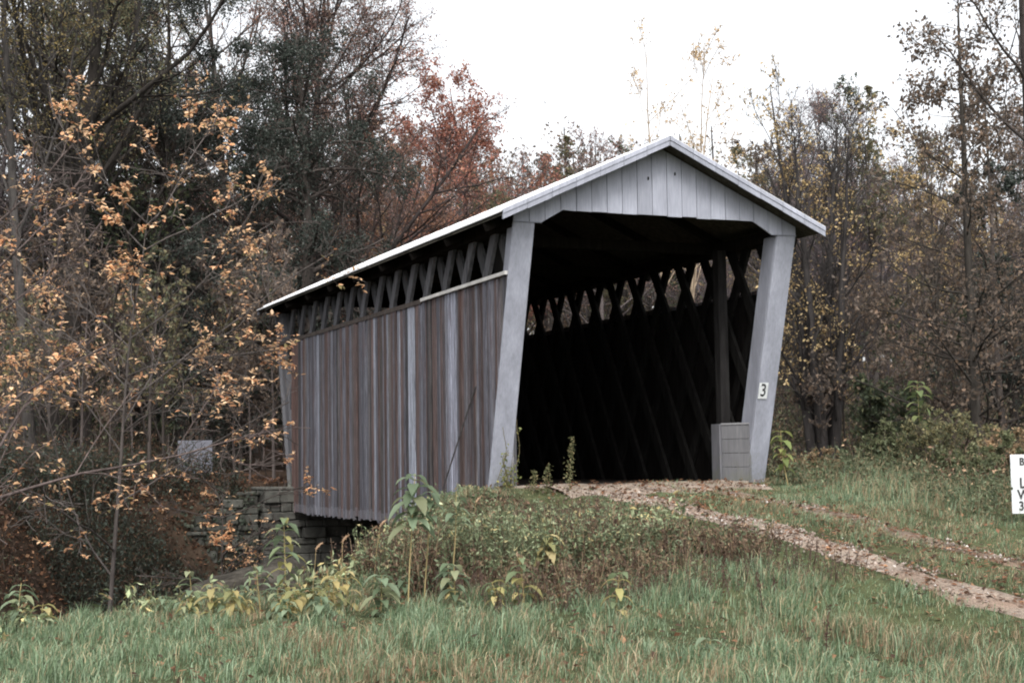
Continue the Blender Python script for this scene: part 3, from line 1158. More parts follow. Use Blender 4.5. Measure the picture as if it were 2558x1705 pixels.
# tall straight tree with hanging brown leaves
hero(2432, 35, 'tall straight tree with level side branches and hanging brown leaves near the right edge', name='oak_tree', rz=.3,
     seed=37, h=15, r=.17, rr0=.3, K=(46, 8, 5), t0=.22, ang=((1.0, 1.5), (.4, 1.0), (.4, 1.1)), lr=(.23, .42, .40), trop=(.03, .0, -.04), wob=(.012, .10, .14, .18),
     bark=(.04, .035, .03), leaf=5, keep=.9, lsize=.12, pal=BROWN, hang=.9, taper=.55, spread=.12)
hero(2512, 39, 'thin dark tree just right of the tall straight oak', name='oak_tree', rz=1.7,
     seed=38, h=13.5, r=.13, K=(30, 8, 5), t0=.3, ang=((.8, 1.4), (.4, 1.0), (.4, 1.1)), lr=(.24, .42, .40), trop=(.03, .0, -.04), wob=(.02, .10, .14, .18),
     bark=(.06, .05, .045), leaf=5, keep=.9, lsize=.12, pal=BROWN, hang=.9, taper=.55, spread=.12)
hero(2650, 30, 'thick dark trunk leaning in along the right edge', name='oak_tree', rz=0,
     seed=39, h=15, r=.26, rr0=.26, K=(18, 8, 5), t0=.42, ang=((.6, 1.2), (.4, 1.0), (.4, 1.1)), lr=(.26, .42, .40), trop=(.03, .0, -.04), wob=(.02, .10, .14, .18),
     bark=(.05, .042, .038), leaf=3, keep=.6, lsize=.11, pal=BROWN, hang=.9, taper=.55, lean=(-.075, .032))
# big trunks standing at the left
hero(150, 40, 'thick dark twin trunk flaring at the ground in the left woods', name='maple_tree', rz=0.2,
     seed=40, h=17, r=.34, stems=2, fan=.12, K=(16, 9, 7), t0=.36, ang=((.5, 1.0), (.5, 1.0), (.4, 1.1)), lr=(.36, .42, .42),
     bark=(.03, .026, .023), leaf=9, keep=.9, lsize=.085, spread=.1, pal=OLIVE, hang=.3)
hero(82, 37, 'grey leaning trunk left of the dark twin trunk', name='maple_tree', rz=2.9,
     seed=41, h=16, r=.17, rr0=.4, K=(18, 9, 7), t0=.36, ang=((.4, .9), (.5, 1.0), (.4, 1.1)), lr=(.40, .42, .42),
     bark=(.055, .05, .047), leaf=9, keep=.9, lsize=.085, spread=.1, pal=((.22, .17, .07, 3), (.16, .12, .055, 2), (.12, .10, .05, 2)), hang=.3, lean=(.06, 0))

# --- woods: individual trees made from a few kinds
KINDS = [
    tree_mesh(101, h=14, r=.17, K=(20, 9, 7), t0=.3, pal=OLIVE, leaf=9, lsize=.13, lr=(.34, .45, .45), clump=-.15, cs=1.5, bark=(.07, .062, .058)),
    tree_mesh(102, h=15, r=.16, K=(20, 9, 7), t0=.35, pal=BROWN, leaf=7, lsize=.12, lr=(.32, .45, .45), clump=-.15, cs=1.5, bark=(.075, .065, .06)),
    tree_mesh(103, h=14, r=.18, K=(22, 9, 7), t0=.22, pal=GREEN, leaf=10, lsize=.13, lr=(.34, .45, .45), clump=-.15, cs=1.5, bark=(.062, .054, .05)),
    tree_mesh(104, h=15, r=.15, K=(22, 10, 8), t0=.3, pal=PINK, leaf=4, keep=.9, lsize=.10, lr=(.34, .45, .45), clump=-.15, cs=1.5, bark=(.09, .076, .075)),
    tree_mesh(105, h=13, r=.15, K=(20, 9, 7), t0=.25, pal=YEL, leaf=6, keep=.8, lsize=.11, lr=(.32, .45, .45), clump=-.15, cs=1.5, bark=(.05, .044, .038)),
    tree_mesh(106, h=13, r=.15, K=(20, 9, 7), t0=.25, pal=RUST, leaf=9, lsize=.12, lr=(.34, .45, .45), clump=-.15, cs=1.5, bark=(.05, .041, .038)),
    tree_mesh(107, h=13, r=.20, K=(44, 9, 7), t0=.1, ang=((1.1, 1.6), (.6, 1.2), (.5, 1.2)), lr=(.26, .45, .5), trop=(-.02, -.05, -.06),
              pal=DKGREEN, leaf=12, lsize=.15, hang=.8, bark=(.04, .033, .03), spread=.06, clump=-.2, cs=1.3),
    tree_mesh(108, h=15, r=.14, K=(26, 11, 10), t0=.28, pal=PINK, leaf=1, keep=.5, lsize=.10, lr=(.32, .45, .45), bark=(.105, .09, .095)),
]
ZONES = [
    # (u range, depth range, count, kind weights, scale range, label, group)
    ((-260, 420), (44, 62), 13, (5, 2, 4, 2, 2, 1, 2, 4), (.9, 1.2), 'crowded autumn tree in the dark woods left of the bridge', 'trees in the woods left of the bridge'),
    ((380, 900), (52, 78), 15, (4, 2, 4, 3, 1, 1, 2, 5), (.8, 1.05), 'brown and green woodland tree behind the bridge\'s far end', 'trees behind the far end of the bridge'),
    ((880, 1420), (70, 100), 20, (2, 3, 1, 5, 1, 6, 0, 4), (.88, 1.12), 'hazy reddish woodland tree seen over the bridge roof', 'trees seen over the bridge roof'),
    ((1380, 1960), (76, 110), 24, (4, 3, 1, 4, 4, 2, 0, 5), (.88, 1.1), 'olive and yellow woodland tree behind the roof peak', 'trees behind the roof peak'),
    ((1900, 2250), (52, 90), 24, (2, 3, 2, 4, 2, 0, 0, 9), (.74, .98), 'grey brown woodland tree behind the clump of upright stems', 'trees behind the upright stems'),
    ((2250, 2760), (46, 90), 28, (2, 3, 3, 4, 1, 0, 1, 9), (.62, .88), 'grey brown woodland tree behind the tall straight oak', 'trees behind the tall straight oak'),
]
zr_ = random.Random(99)
for (u0, u1), (d0, d1), cnt, kw_, (s0, s1), lab, grp in ZONES:
    for k in range(cnt):
        u = u0+(u1-u0)*(k+zr_.random())/cnt
        dd = zr_.uniform(d0, d1)
        x, y = spot(u, dd)
        kind = zr_.choices(range(len(KINDS)), kw_)[0]
        plant_tree(KINDS[kind], x, y, lab, zr_.uniform(s0, s1), zr_.uniform(0, 6.28), grp, 'woodland_tree')

# slim understory trees and saplings
SAP = [tree_mesh(201, h=6, r=.055, K=(14, 6, 4), t0=.2, pal=OLIVE, leaf=4, lsize=.12, lr=(.35, .45, .45), bark=(.06, .05, .045)),
       tree_mesh(202, h=6.5, r=.05, K=(14, 6, 4), t0=.2, pal=ORANGE, leaf=2, keep=.7, lsize=.12, lr=(.35, .45, .45), bark=(.07, .06, .055)),
       tree_mesh(203, h=5, r=.05, K=(16, 6, 5), t0=.12, pal=GREEN, leaf=5, lsize=.12, lr=(.36, .45, .45), bark=(.06, .05, .045)),
       tree_mesh(204, h=6, r=.045, K=(16, 7, 5), t0=.15, pal=BROWN, leaf=3, lsize=.11, lr=(.35, .45, .45), bark=(.09, .075, .07))]
for (u0, u1), (d0, d1), cnt, kw_, lab, grp in [
    ((-150, 720), (33, 50), 34, (5, 3, 2, 3), 'slim dark sapling in the shade of the left woods', 'saplings in the left woods'),
    ((1960, 2650), (34, 56), 36, (4, 0, 5, 6), 'thin leafy sapling in the thicket right of the bridge', 'saplings in the thicket right of the bridge')]:
    for k in range(cnt):
        u = u0+(u1-u0)*(k+zr_.random())/cnt
        dd = zr_.uniform(d0, d1)
        if 415 < u < 570:
            dd = max(dd, 43)
        x, y = spot(u, dd)
        plant_tree(SAP[zr_.choices(range(4), kw_)[0]], x, y, lab, zr_.uniform(.6, 1.15), zr_.uniform(0, 6.28), grp, 'sapling')


# far wood closing the view: one mass
def far_wood():
    rng = np.random.default_rng(55)
    vs, qs, cs = [], [], []
    off = 0
    n_ = 0
    for k in range(260):
        u = rng.uniform(-500, 3100)
        dd = rng.uniform(100, 165)
        x, y = spot(u, dd)
        z = float(height(x, y))
        hh = np.interp(u, [-500, 700, 1150, 1700, 2000, 2300, 3100], [13, 15, 19, 20, 18, 14, 14])*rng.uniform(.72, 1.04)
        pal = (OLIVE, BROWN, PINK, BROWN, RUST if u < 1500 else OLIVE)[rng.integers(5)]
        cl = 22
        cz = z+hh*(.22+.66*rng.random((cl, 1))**1.25)
        cxy = np.array([x, y])+rng.normal(0, hh*.17, (cl, 2))
        cen = np.concatenate([cxy, cz], 1)
        pos = (cen[:, None]+rng.normal(0, 1, (cl, 85, 3))*np.array([.95, .95, .8])).reshape(-1, 3)
        V, Qd, C = leaves_at(rng, pos, .30, pal, cl=np.repeat(.6+.8*rng.random(cl), 85)[:, None])
        vs.append(V)
        qs.append(Qd+off)
        cs.append(C)
        off += len(V)
        P0 = np.array([[[x, y, z-.3], [x+.2, y, z+hh*.5], [x, y+.2, z+hh*.95]]])
        V, Qd = tubes(P0, np.array([[.22, .15, .04]]), 5)
        vs.append(V)
        qs.append(Qd+off)
        cs.append(np.repeat(np.array([[.08, .07, .065]]), len(V), 0))
        off += len(V)
    o = link('far_wood', mesh_np('far_wood', np.concatenate(vs), np.concatenate(qs), None, np.concatenate(cs), [M_LEAF]))
    tag(o, 'distant autumn wood closing off the view behind the bridge', 'wood', kind='stuff')


far_wood()

# ------------------------------------------------------------------ ground cover
def in_view(x, y, margin=900):
    dx, dy = x-CAM[0], y-CAM[1]
    dep = dx*math.sin(YAW)+dy*math.cos(YAW)
    lat = dx*math.cos(YAW)-dy*math.sin(YAW)
    return (dep > 6) & (np.abs(lat) < dep*(1279+margin)/F_PX), dep


def scatter(rng, n_, x0, x1, y0, y1, dens=None):
    x = rng.uniform(x0, x1, n_)
    y = rng.uniform(y0, y1, n_)
    ok, dep = in_view(x, y)
    if dens is not None:
        ok &= rng.random(n_) < dens(x, y)
    return x[ok], y[ok]


def on_bridge(x, y):
    return (x > -.02) & (x < W+.02) & (y > -.2) & (y < L+.2)


def track_mask(x, y):
    t = np.exp(-((x-TR1+.12*vnoise(x, y, .5, 55))/.44)**4)+.85*np.exp(-((x-TR2)/.33)**4)
    t = np.where((y > -1.3) & (x > .5) & (x < 4.3), np.maximum(t, .93), t)
    return np.where(y < 0.2, np.clip(t, 0, 1), 0)


def bank_cap(x, y, hh):
    """plants stay short on the crest of the bank, tall lower down"""
    lim = np.interp(x, [-3.4, -1.8, -.6, 0], [-.36, -.20, -.06, -.03])-height(x, y)
    lim = lim-.11*np.clip(-y-1.0, 0, 3)*sstep(-1.9, -.7, x)
    lim = lim*(.8+.55*np.clip(vnoise(x, y, .45, 57)+.3, 0, 1.1))
    h2 = np.where(y > -4.9, np.minimum(hh, np.maximum(lim, np.where(x > -.6, .07, .12))), hh)
    return np.where(x > -.7, np.minimum(h2, np.where(x > .2, .22, .36)+.16*sstep(-5.2, -6.2, y)), h2)


def blades(rng, x, y, hgt, wid, pal, lean_=.35, jit=.3, tipcol=None):
    n_ = len(x)
    z = height(x, y)-.01
    az = rng.uniform(0, 2*math.pi, n_)
    s = np.stack([np.cos(az), np.sin(az), np.zeros(n_)], -1)
    ld = rng.normal(0, lean_, (n_, 2))+np.array([.12, -.03])
    b = np.stack([x, y, z], -1)
    hh = hgt[:, None]
    mid = b+np.concatenate([ld*.35, np.ones((n_, 1))*.6], 1)*hh
    tip = b+np.concatenate([ld*1.0, np.ones((n_, 1))*(.95-.25*np.abs(ld).sum(1, keepdims=True))], 1)*hh
    w = wid[:, None]
    V = np.stack([b-s*w*.5, b+s*w*.5, mid+s*w*.42, tip, mid-s*w*.42], 1)
    idx = np.arange(n_*5).reshape(n_, 5)
    Qd = idx[:, [0, 1, 2, 4]]
    T = idx[:, [4, 2, 3]]
    c = pick_cols(rng, pal, n_, jit)
    C = np.repeat(c[:, None], 5, 1)
    return V.reshape(-1, 3), Qd, T, C.reshape(-1, 3)


GR_LUSH = ((.135, .195, .108, 4), (.24, .315, .205, 3), (.065, .10, .05, 3), (.36, .31, .19, 1.3))
GR_DRY = ((.30, .225, .14, 3), (.21, .145, .09, 3), (.13, .16, .085, 4), (.42, .34, .23, .8))


def grass():
    rng = np.random.default_rng(61)
    parts = []
    # mown and rough foreground verge
    def dens(x, y):
        g = 1-np.clip(gully_w(x, y)*3, 0, 1)
        return g*(1-track_mask(x, y)*np.where(x > 2.6, .68, .95))*np.where(on_bridge(x, y), 0, 1)
    x, y = scatter(rng, 900000, -19, 12, -15, 1.5, dens)
    pn = vnoise(x, y, 1.6, 11)+.5*vnoise(x, y, .5, 12)
    dryness = sstep(-.1, .7, pn+.35*sstep(-9.5, -11.5, y)+.25*sstep(-1.5, .5, x))
    dryness = np.maximum(dryness, .75*sstep(.15, .6, vnoise(x, y, 1.1, 61)+.4*vnoise(x, y, .35, 62)))
    isdry = rng.random(len(x)) < dryness*.62
    tus = np.clip(vnoise(x, y, .42, 51)+.5*vnoise(x, y, .17, 52), -.6, 1.2)
    hg = rng.uniform(.05, .17, len(x))*(1.05+1.15*tus+.35*vnoise(x, y, 1.9, 13))
    keep = rng.random(len(x)) < .58+.55*tus
    x, y, hg, isdry = x[keep], y[keep], np.maximum(hg[keep], .025), isdry[keep]
    hg *= np.where(x > .5, .5, 1)*np.where((x > -.4) & (x < 1.3) & (y > -7), .38, 1)
    for sel, pal in ((~isdry, GR_LUSH), (isdry, GR_DRY)):
        parts.append(blades(rng, x[sel], y[sel], hg[sel], rng.uniform(.004, .009, sel.sum()), pal))
    # taller seeded grass on the bank
    x, y = scatter(rng, 60000, -3.6, 2.2, -7, 3, lambda x, y: dens(x, y)*(1-sstep(-.9, 0, x))*sstep(-.1, .6, vnoise(x, y, 1.1, 14)))
    parts.append(blades(rng, x, y, bank_cap(x, y, rng.uniform(.25, .62, len(x))), rng.uniform(.004, .008, len(x)), GR_DRY, .28))
    x, y = scatter(rng, 90000, 4.4, 18, -12, 10, lambda x, y: dens(x, y)*sstep(4.3, 5.4, x+.15*(y+4))*sstep(-.3, .5, vnoise(x, y, 1.1, 15)+.2))
    parts.append(blades(rng, x, y, rng.uniform(.15, .45, len(x)), rng.uniform(.004, .008, len(x)), GR_DRY+GR_LUSH, .28))
    vs, qs, ts, cs, off = [], [], [], [], 0
    for V, Qd, T, C in parts:
        vs.append(V)
        qs.append(Qd+off)
        ts.append(T+off)
        cs.append(C)
        off += len(V)
    o = link('grass', mesh_np('grass', np.concatenate(vs), np.concatenate(qs), np.concatenate(ts), np.concatenate(cs), [M_GRASS]))
    tag(o, 'rough green and straw coloured grass on the verge and bank', 'grass', kind='stuff')


grass()


def weeds_mesh(rng, x, y, hlo, hhi, stem_cols, leaf_pal, nleaf, lsize, spread=.10, bank=False):
    n_ = len(x)
    hh = rng.uniform(hlo, hhi, n_)
    if bank:
        hh = bank_cap(x, y, hh)
    base = np.stack([x, y, height(x, y)-.03], -1)
    d = np.stack([rng.normal(.05, .22, n_), rng.normal(0, .22, n_), np.ones(n_)], -1)
    Pl = polyline(rng, base, d, hh, 4, .05, .07)
    Rl = np.repeat(np.array([[.006, .005, .004, .0025]]), n_, 0)
    V, Qd = tubes(Pl, Rl, 3)
    sc_ = pick_cols(rng, stem_cols, n_, .3)
    C = np.repeat(sc_, 12, 0)
    pos = along(rng, Pl, nleaf, .25)+rng.normal(0, spread*.35, (n_*nleaf, 3))
    lv, lq, lc = leaves_at(rng, pos, lsize, leaf_pal, width=.4, hang=.35, jit=.35, cl=np.repeat(.7+.6*rng.random(n_), nleaf)[:, None])
    return np.concatenate([V, lv]), np.concatenate([Qd, lq+len(V)]), np.concatenate([C, lc])


WEED_BR = ((.095, .06, .042, 4), (.15, .095, .065, 2), (.23, .165, .105, 1.5), (.08, .095, .055, 2))
WEED_GR = ((.11, .14, .075, 3), (.16, .19, .115, 2), (.07, .085, .045, 2), (.19, .14, .08, 1.5))


def stuff_obj(name, chunks, m, label, cat):
    vs, qs, cs, off = [], [], [], 0
    for V, Qd, C in chunks:
        vs.append(V)
        qs.append(Qd+off)
        cs.append(C)
        off += len(V)
    o = link(name, mesh_np(name, np.concatenate(vs), np.concatenate(qs), None, np.concatenate(cs), [m]))
    return tag(o, label, cat, kind='stuff')


def bank_weeds():
    rng = np.random.default_rng(71)
    ch = []

    def dn(x, y):
        # the shoulder left of the track, from the portal down to the mown verge
        edge = sstep(-6.9, -5.7, y+.1*x+.6*vnoise(x, y, 1.0, 16))*sstep(-3.9, -3.0, x+.25*vnoise(x, y, .8, 26))
        return edge*(1-sstep(-.5, .25, x))*(1-np.clip(gully_w(x, y)*2.5, 0, 1))*np.where(on_bridge(x, y), 0, 1)
    x, y = scatter(rng, 9000, -7.5, 1.2, -7.5, 3.5, lambda x, y: np.clip(dn(x, y), 0, 1)*sstep(-.5, .2, vnoise(x, y, .9, 17)))
    ch.append(weeds_mesh(rng, x, y, .22, .62, WEED_BR, WEED_BR, 12, .075, bank=True))
    x, y = scatter(rng, 7000, -7.5, 1.2, -7.5, 3.5, lambda x, y: np.clip(dn(x, y), 0, 1)*sstep(-.2, .5, -vnoise(x, y, .9, 17)))
    ch.append(weeds_mesh(rng, x, y, .2, .55, WEED_GR, WEED_GR, 12, .07, bank=True))
    # low dark seed stalks on the slope beside the track
    x, y = scatter(rng, 3000, -3.2, 1.1, -8, -1.5, lambda x, y: .4+.0*x)
    ch.append(weeds_mesh(rng, x, y, .2, .45, ((.07, .045, .035, 1),), ((.09, .055, .04, 1),), 14, .03, .05, bank=True))
    lowb = lambda x, y: sstep(-6.9, -5.6, y+.6*vnoise(x, y, 1.0, 53))*(1-sstep(-3.0, -1.6, y-.5*x))*(1-sstep(.5, 1.3, x))*(1-track_mask(x, y))*(x > -3.4)
    x, y = scatter(rng, 5200, -3.6, 1.2, -7.4, -1.0, lambda x, y: lowb(x, y)*sstep(-.3, .4, vnoise(x, y, .7, 54)))
    ch.append(weeds_mesh(rng, x, y, .2, .55, WEED_BR, WEED_BR+WEED_GR, 13, .07, bank=True))
    x, y = scatter(rng, 5200, -2.6, 1.1, -8.2, -3.6, lambda x, y: sstep(-8.0, -6.4, y+.5*vnoise(x, y, .9, 63))*(1-track_mask(x, y))*(1-sstep(-.1, .5, x+.45*(y+5.2)))*sstep(-.35, .35, vnoise(x, y, .55, 64)))
    ch.append(weeds_mesh(rng, x, y, .18, .5, ((.09, .06, .04, 2), (.22, .165, .10, 2)), ((.10, .065, .045, 3), (.17, .12, .075, 2), (.12, .14, .08, 2)), 14, .05, .05, bank=True))
    PG = ((.25, .29, .16, 3), (.31, .34, .21, 2), (.14, .17, .09, 3), (.46, .38, .18, 1.4), (.20, .13, .075, 1.2))
    x, y = scatter(rng, 2600, -3.9, 1.0, -7.5, 1.5, lambda x, y: np.clip(dn(x, y), 0, 1)*(1-.85*sstep(-3.0, -.8, y))*(1-sstep(-1.3, -.3, x-.12*(y+3)))*sstep(-.1, .5, vnoise(x, y, .75, 43)))
    ch.append(weeds_mesh(rng, x, y, .3, .85, ((.17, .14, .08, 2), (.09, .07, .045, 1)), PG, 15, .10, .10, bank=True))
    BRN = ((.075, .047, .034, 3), (.14, .09, .06, 2), (.24, .17, .105, 1))
    GRN = ((.13, .165, .09, 3), (.20, .235, .14, 2.5), (.085, .105, .055, 2), (.28, .25, .13, 1))
    x, y = scatter(rng, 11000, -3.9, .9, -6.6, 1.5, lambda x, y: np.clip(dn(x, y)+.5*lowb(x, y), 0, 1)*sstep(-.45, .25, vnoise(x, y, .6, 56)))
    mix = vnoise(x, y, .9, 58)+.5*vnoise(x, y, .3, 59)+rng.normal(0, .25, len(x))
    for sel, lp, sp_, sz_ in ((mix < -.02, BRN, ((.055, .036, .026, 3), (.11, .075, .05, 2), (.26, .19, .12, 1)), .042), (mix >= -.02, GRN, ((.10, .10, .055, 2), (.06, .045, .03, 1)), .055)):
        ch.append(weeds_mesh(rng, x[sel], y[sel], .35, .95, sp_, lp, 20, sz_, .05, bank=True))
    x, y = scatter(rng, 2600, -8.5, 1.5, -8, -4, lambda x, y: np.exp(-((y-near_edge(np.minimum(x, -3.2))-.1)/.55)**2)*np.where(np.abs(x+5.1) < .9, .25, 1)*sstep(-.5, .3, vnoise(x, y, .6, 44)))
    ch.append(weeds_mesh(rng, x, y, .15, .45, ((.13, .13, .07, 1),), PG, 13, .10, .12))
    stuff_obj('bank_weeds', ch, M_WEED, 'tangled brown and green weeds covering the bank beside the near post', 'weeds')
    ch = []
    x, y = scatter(rng, 10000, 4.8, 20, -7, 12, lambda x, y: sstep(4.6, 5.6, x+.3*vnoise(x, y, 1, 18))*sstep(-7.5, -4, y-.1*x)*sstep(-.6, .2, vnoise(x, y, 1.4, 19)))
    DKG = ((.085, .105, .055, 3), (.125, .145, .085, 2), (.06, .07, .04, 2), (.20, .16, .095, 1.6))
    ch.append(weeds_mesh(rng, x, y, .22, .62, DKG, DKG, 13, .075, .14))
    x, y = scatter(rng, 7000, 4.8, 20, -6, 12, lambda x, y: sstep(4.6, 5.6, x)*sstep(-7.5, -4, y-.1*x)*sstep(-.1, .5, vnoise(x, y, 1.2, 20)))
    ch.append(weeds_mesh(rng, x, y, .3, .75, WEED_BR, WEED_BR+((.42, .28, .18, 1.6),), 12, .08, .14))
    stuff_obj('roadside_weeds', ch, M_WEED, 'waist high weeds growing thick to the right of the track', 'weeds')


bank_weeds()


def board_gap(x, y):
    """0 on the mown patch in front of the far sign board"""
    dx, dy = x-CAM[0], y-CAM[1]
    dep = dx*math.sin(YAW)+dy*math.cos(YAW)
    u = 1279+F_PX*(dx*math.cos(YAW)-dy*math.sin(YAW))/dep
    return np.where((u > 425) & (u < 548) & (dep > 28) & (dep < 40.5), .06, 1)


def undergrowth():
    rng = np.random.default_rng(81)
    ch = []
    BR = ((.085, .052, .036, 3), (.055, .046, .028, 3), (.17, .095, .055, 1.5), (.05, .056, .03, 3))
    # left woods and far bank of the gully
    x, y = scatter(rng, 26000, -34, 2, 0, 46, lambda x, y: sstep(0, 3, y-gully_y(x)-1)*np.where((np.abs(x-2.5) < 3.2), 0, 1)*board_gap(x, y)*np.where((x > -5.5) & (y < 13.5) & (y > 7), .15, 1)*sstep(-.6, .3, vnoise(x, y, 2.2, 22)))
    ch.append(weeds_mesh(rng, x, y, .3, 1.5, ((.06, .05, .04, 1),), BR, 10, .10, .2))
    x, y = scatter(rng, 11000, -16, 0, -6, 8, lambda x, y: np.clip(gully_w(x, y)*1.3, 0, 1)*np.where((x > -3.4) & (y > 1), .1, 1)*sstep(-.4, .3, vnoise(x, y, 1.2, 23))*np.where(y > gully_y(x)-3.4, 1, .35))
    ch.append(weeds_mesh(rng, x, y, .2, .7, ((.06, .045, .035, 1),), ((.075, .042, .029, 3), (.05, .034, .024, 3), (.05, .055, .032, 2), (.20, .11, .06, .7)), 10, .08, .15))
    # right thicket
    x, y = scatter(rng, 34000, 5.5, 48, 6, 46, lambda x, y: sstep(-.7, .3, vnoise(x, y, 2.2, 24)))
    ch.append(weeds_mesh(rng, x, y, .5, 2.6, ((.07, .06, .05, 1),), ((.11, .125, .07, 3), (.13, .105, .07, 3), (.07, .072, .042, 2), (.22, .15, .09, 1.5)), 11, .12, .3))
    stuff_obj('undergrowth', ch, M_WEED, 'brown and olive brush filling the floor of the woods', 'undergrowth')


undergrowth()


def leaf_litter():
    rng = np.random.default_rng(91)
    LIT = ((.24, .12, .07, 3), (.15, .08, .05, 3), (.38, .21, .12, 1.3), (.08, .048, .034, 3))
    ch = []
    x, y = scatter(rng, 150000, -34, 0.5, -7, 40, lambda x, y: np.clip(np.maximum(sstep(-2.5, .5, y-gully_y(x)), .0), 0, 1)*np.where(np.abs(x-2.5) < 3, .3, 1))
    pos = np.stack([x, y, height(x, y)+rng.uniform(.005, .06, len(x))], -1)
    ch.append(leaves_at(rng, pos, .10, LIT, width=.7, flat=.6))
    x, y = scatter(rng, 70000, -18, 0.0, -5, 13, lambda x, y: sstep(.15, .5, gully_w(x, y)+(y > gully_y(x)))*sstep(-.6, .3, vnoise(x, y, .8, 27)))
    pos = np.stack([x, y, height(x, y)+rng.uniform(.005, .10, len(x))], -1)
    ch.append(leaves_at(rng, pos, .085, ((.19, .10, .06, 2), (.10, .055, .036, 3), (.055, .034, .025, 4), (.36, .21, .12, .6)), width=.7, flat=.35))
    x, y = scatter(rng, 42000, -12, 9, -14, 0, lambda x, y: .14+.75*track_mask(x, y)+.6*np.exp(-((x-2.65)/.5)**2))
    pos = np.stack([x, y, height(x, y)+rng.uniform(.03, .07, len(x))], -1)
    ch.append(leaves_at(rng, pos, .07, LIT, width=.7, flat=.7))
    x, y = scatter(rng, 40000, 5, 40, 4, 40, lambda x, y: .6+0*x)
    pos = np.stack([x, y, height(x, y)+rng.uniform(.005, .06, len(x))], -1)
    ch.append(leaves_at(rng, pos, .10, LIT, width=.7, flat=.6))
    stuff_obj('fallen_leaves', ch, M_LEAF, 'brown and rust fallen leaves over the woodland floor and track', 'leaves')
    # loose stones on the wheel tracks
    V0 = np.array([(1, 0, 0), (-1, 0, 0), (0, 1, 0), (0, -1, 0), (0, 0, 1), (0, 0, -1)], float)
    T0 = np.array([(0, 2, 4), (2, 1, 4), (1, 3, 4), (3, 0, 4), (2, 0, 5), (1, 2, 5), (3, 1, 5), (0, 3, 5)])
    x, y = scatter(rng, 20000, .3, 4.6, -13, 0, lambda x, y: track_mask(x, y)**2*sstep(-.6, .5, vnoise(x, y, .6, 25)))
    n_ = len(x)
    s = rng.uniform(.008, .026, (n_, 1, 1))*rng.uniform(.6, 1.2, (n_, 1, 3))
    V = V0[None]*s+np.stack([x, y, height(x, y)+.03], -1)[:, None]
    C = np.repeat(pick_cols(rng, ((.32, .27, .24, 2), (.24, .19, .16, 3), (.46, .42, .39, .7), (.16, .125, .10, 3)), n_, .2), 6, 0)
    T = (T0[None]+np.arange(n_)[:, None, None]*6).reshape(-1, 3)
    o = link('loose_gravel', mesh_np('loose_gravel', V.reshape(-1, 3), None, T, C, [M_STONE]))
    tag(o, 'pale loose stones scattered along the wheel tracks', 'gravel', kind='stuff')


leaf_litter()

# ------------------------------------------------------------------ single plants one can point to
def tall_weed(name, x, y, h, label, seed, leafc, n=14, lsize=.16, stemc=(.30, .24, .12), bare=.0, lean_=.05, group=None, up=False):
    """a stalk (stem) with pairs of drooping pointed leaves (foliage)"""
    rng = np.random.default_rng(seed)
    root = empty(name, (x, y, float(height(x, y))))
    tag(root, label, 'plant', group)
    d = np.array([[rng.normal(0, lean_), rng.normal(0, lean_), 1]])
    Pl = polyline(rng, np.array([[0, 0, -.05]]), d, np.array([h+.05]), 9, .02, .035)
    V, Qd = tubes(Pl, np.linspace(.010, .004, 9)[None], 5)
    link('stem', mesh_np('stem', V, Qd, None, np.repeat(np.array([stemc]), len(V), 0)*rng.uniform(.8, 1.2, (len(V), 1)), [M_BARK], smooth=True), root)
    vs, qs, ts, cs, off = [], [], [], [], 0
    for k in range(n):
        t = bare+(1-bare)*(k+.5)/n
        f = t*8
        i0 = min(int(f), 7)
        p = Pl[0, i0]*(1-(f-i0))+Pl[0, i0+1]*(f-i0)
        for side in (0, 1):
            az = k*1.9+side*math.pi+rng.normal(0, .35)
            ln = lsize*rng.uniform(.65, 1.15)*(1.05-.45*abs(t-.6))
            out = np.array([math.cos(az), math.sin(az), 0])
            s_ = np.array([-math.sin(az), math.cos(az), 0])
            pts, dz = [], rng.uniform(.1, .6)
            if up:
                dz += .9
            cur = p.copy()
            for j, wv_ in enumerate((.05, .34, .40, .24, .0)):
                pts.append((cur-s_*wv_*ln*.5+np.array([0, 0, .05*ln]), cur, cur+s_*wv_*ln*.5+np.array([0, 0, .05*ln])))
                stp = out*1.0+np.array([0, 0, dz])
                cur = cur+unit(stp)*ln*.27
                dz -= rng.uniform(.45, .75)
            V = np.array(pts).reshape(-1, 3)
            q = []
            for j in range(4):
                b = j*3
                q += [(b, b+1, b+4, b+3), (b+1, b+2, b+5, b+4)]
            c = np.array(leafc[rng.integers(len(leafc))])*rng.uniform(.75, 1.25)
            vs.append(V)
            qs.append(np.array(q)+off)
            cs.append(np.repeat(c[None], 15, 0))
            off += 15
    link('foliage', mesh_np('foliage', np.concatenate(vs), np.concatenate(qs), None, np.concatenate(cs), [M_LEAF], smooth=True), root)
    return root


PALE = [(.19, .25, .16), (.23, .29, .19), (.15, .20, .12), (.28, .30, .18)]
PALEY = [(.36, .33, .14), (.20, .25, .14), (.42, .36, .17), (.16, .20, .11)]
YELW = [(.46, .38, .17), (.50, .42, .22), (.28, .28, .13)]


def weed_px(name, ub, depth, hgt, label, seed, leafc, **kw):
    x, y = spot(ub, depth)
    return tall_weed(name, x, y, hgt, label, seed, leafc, **kw)


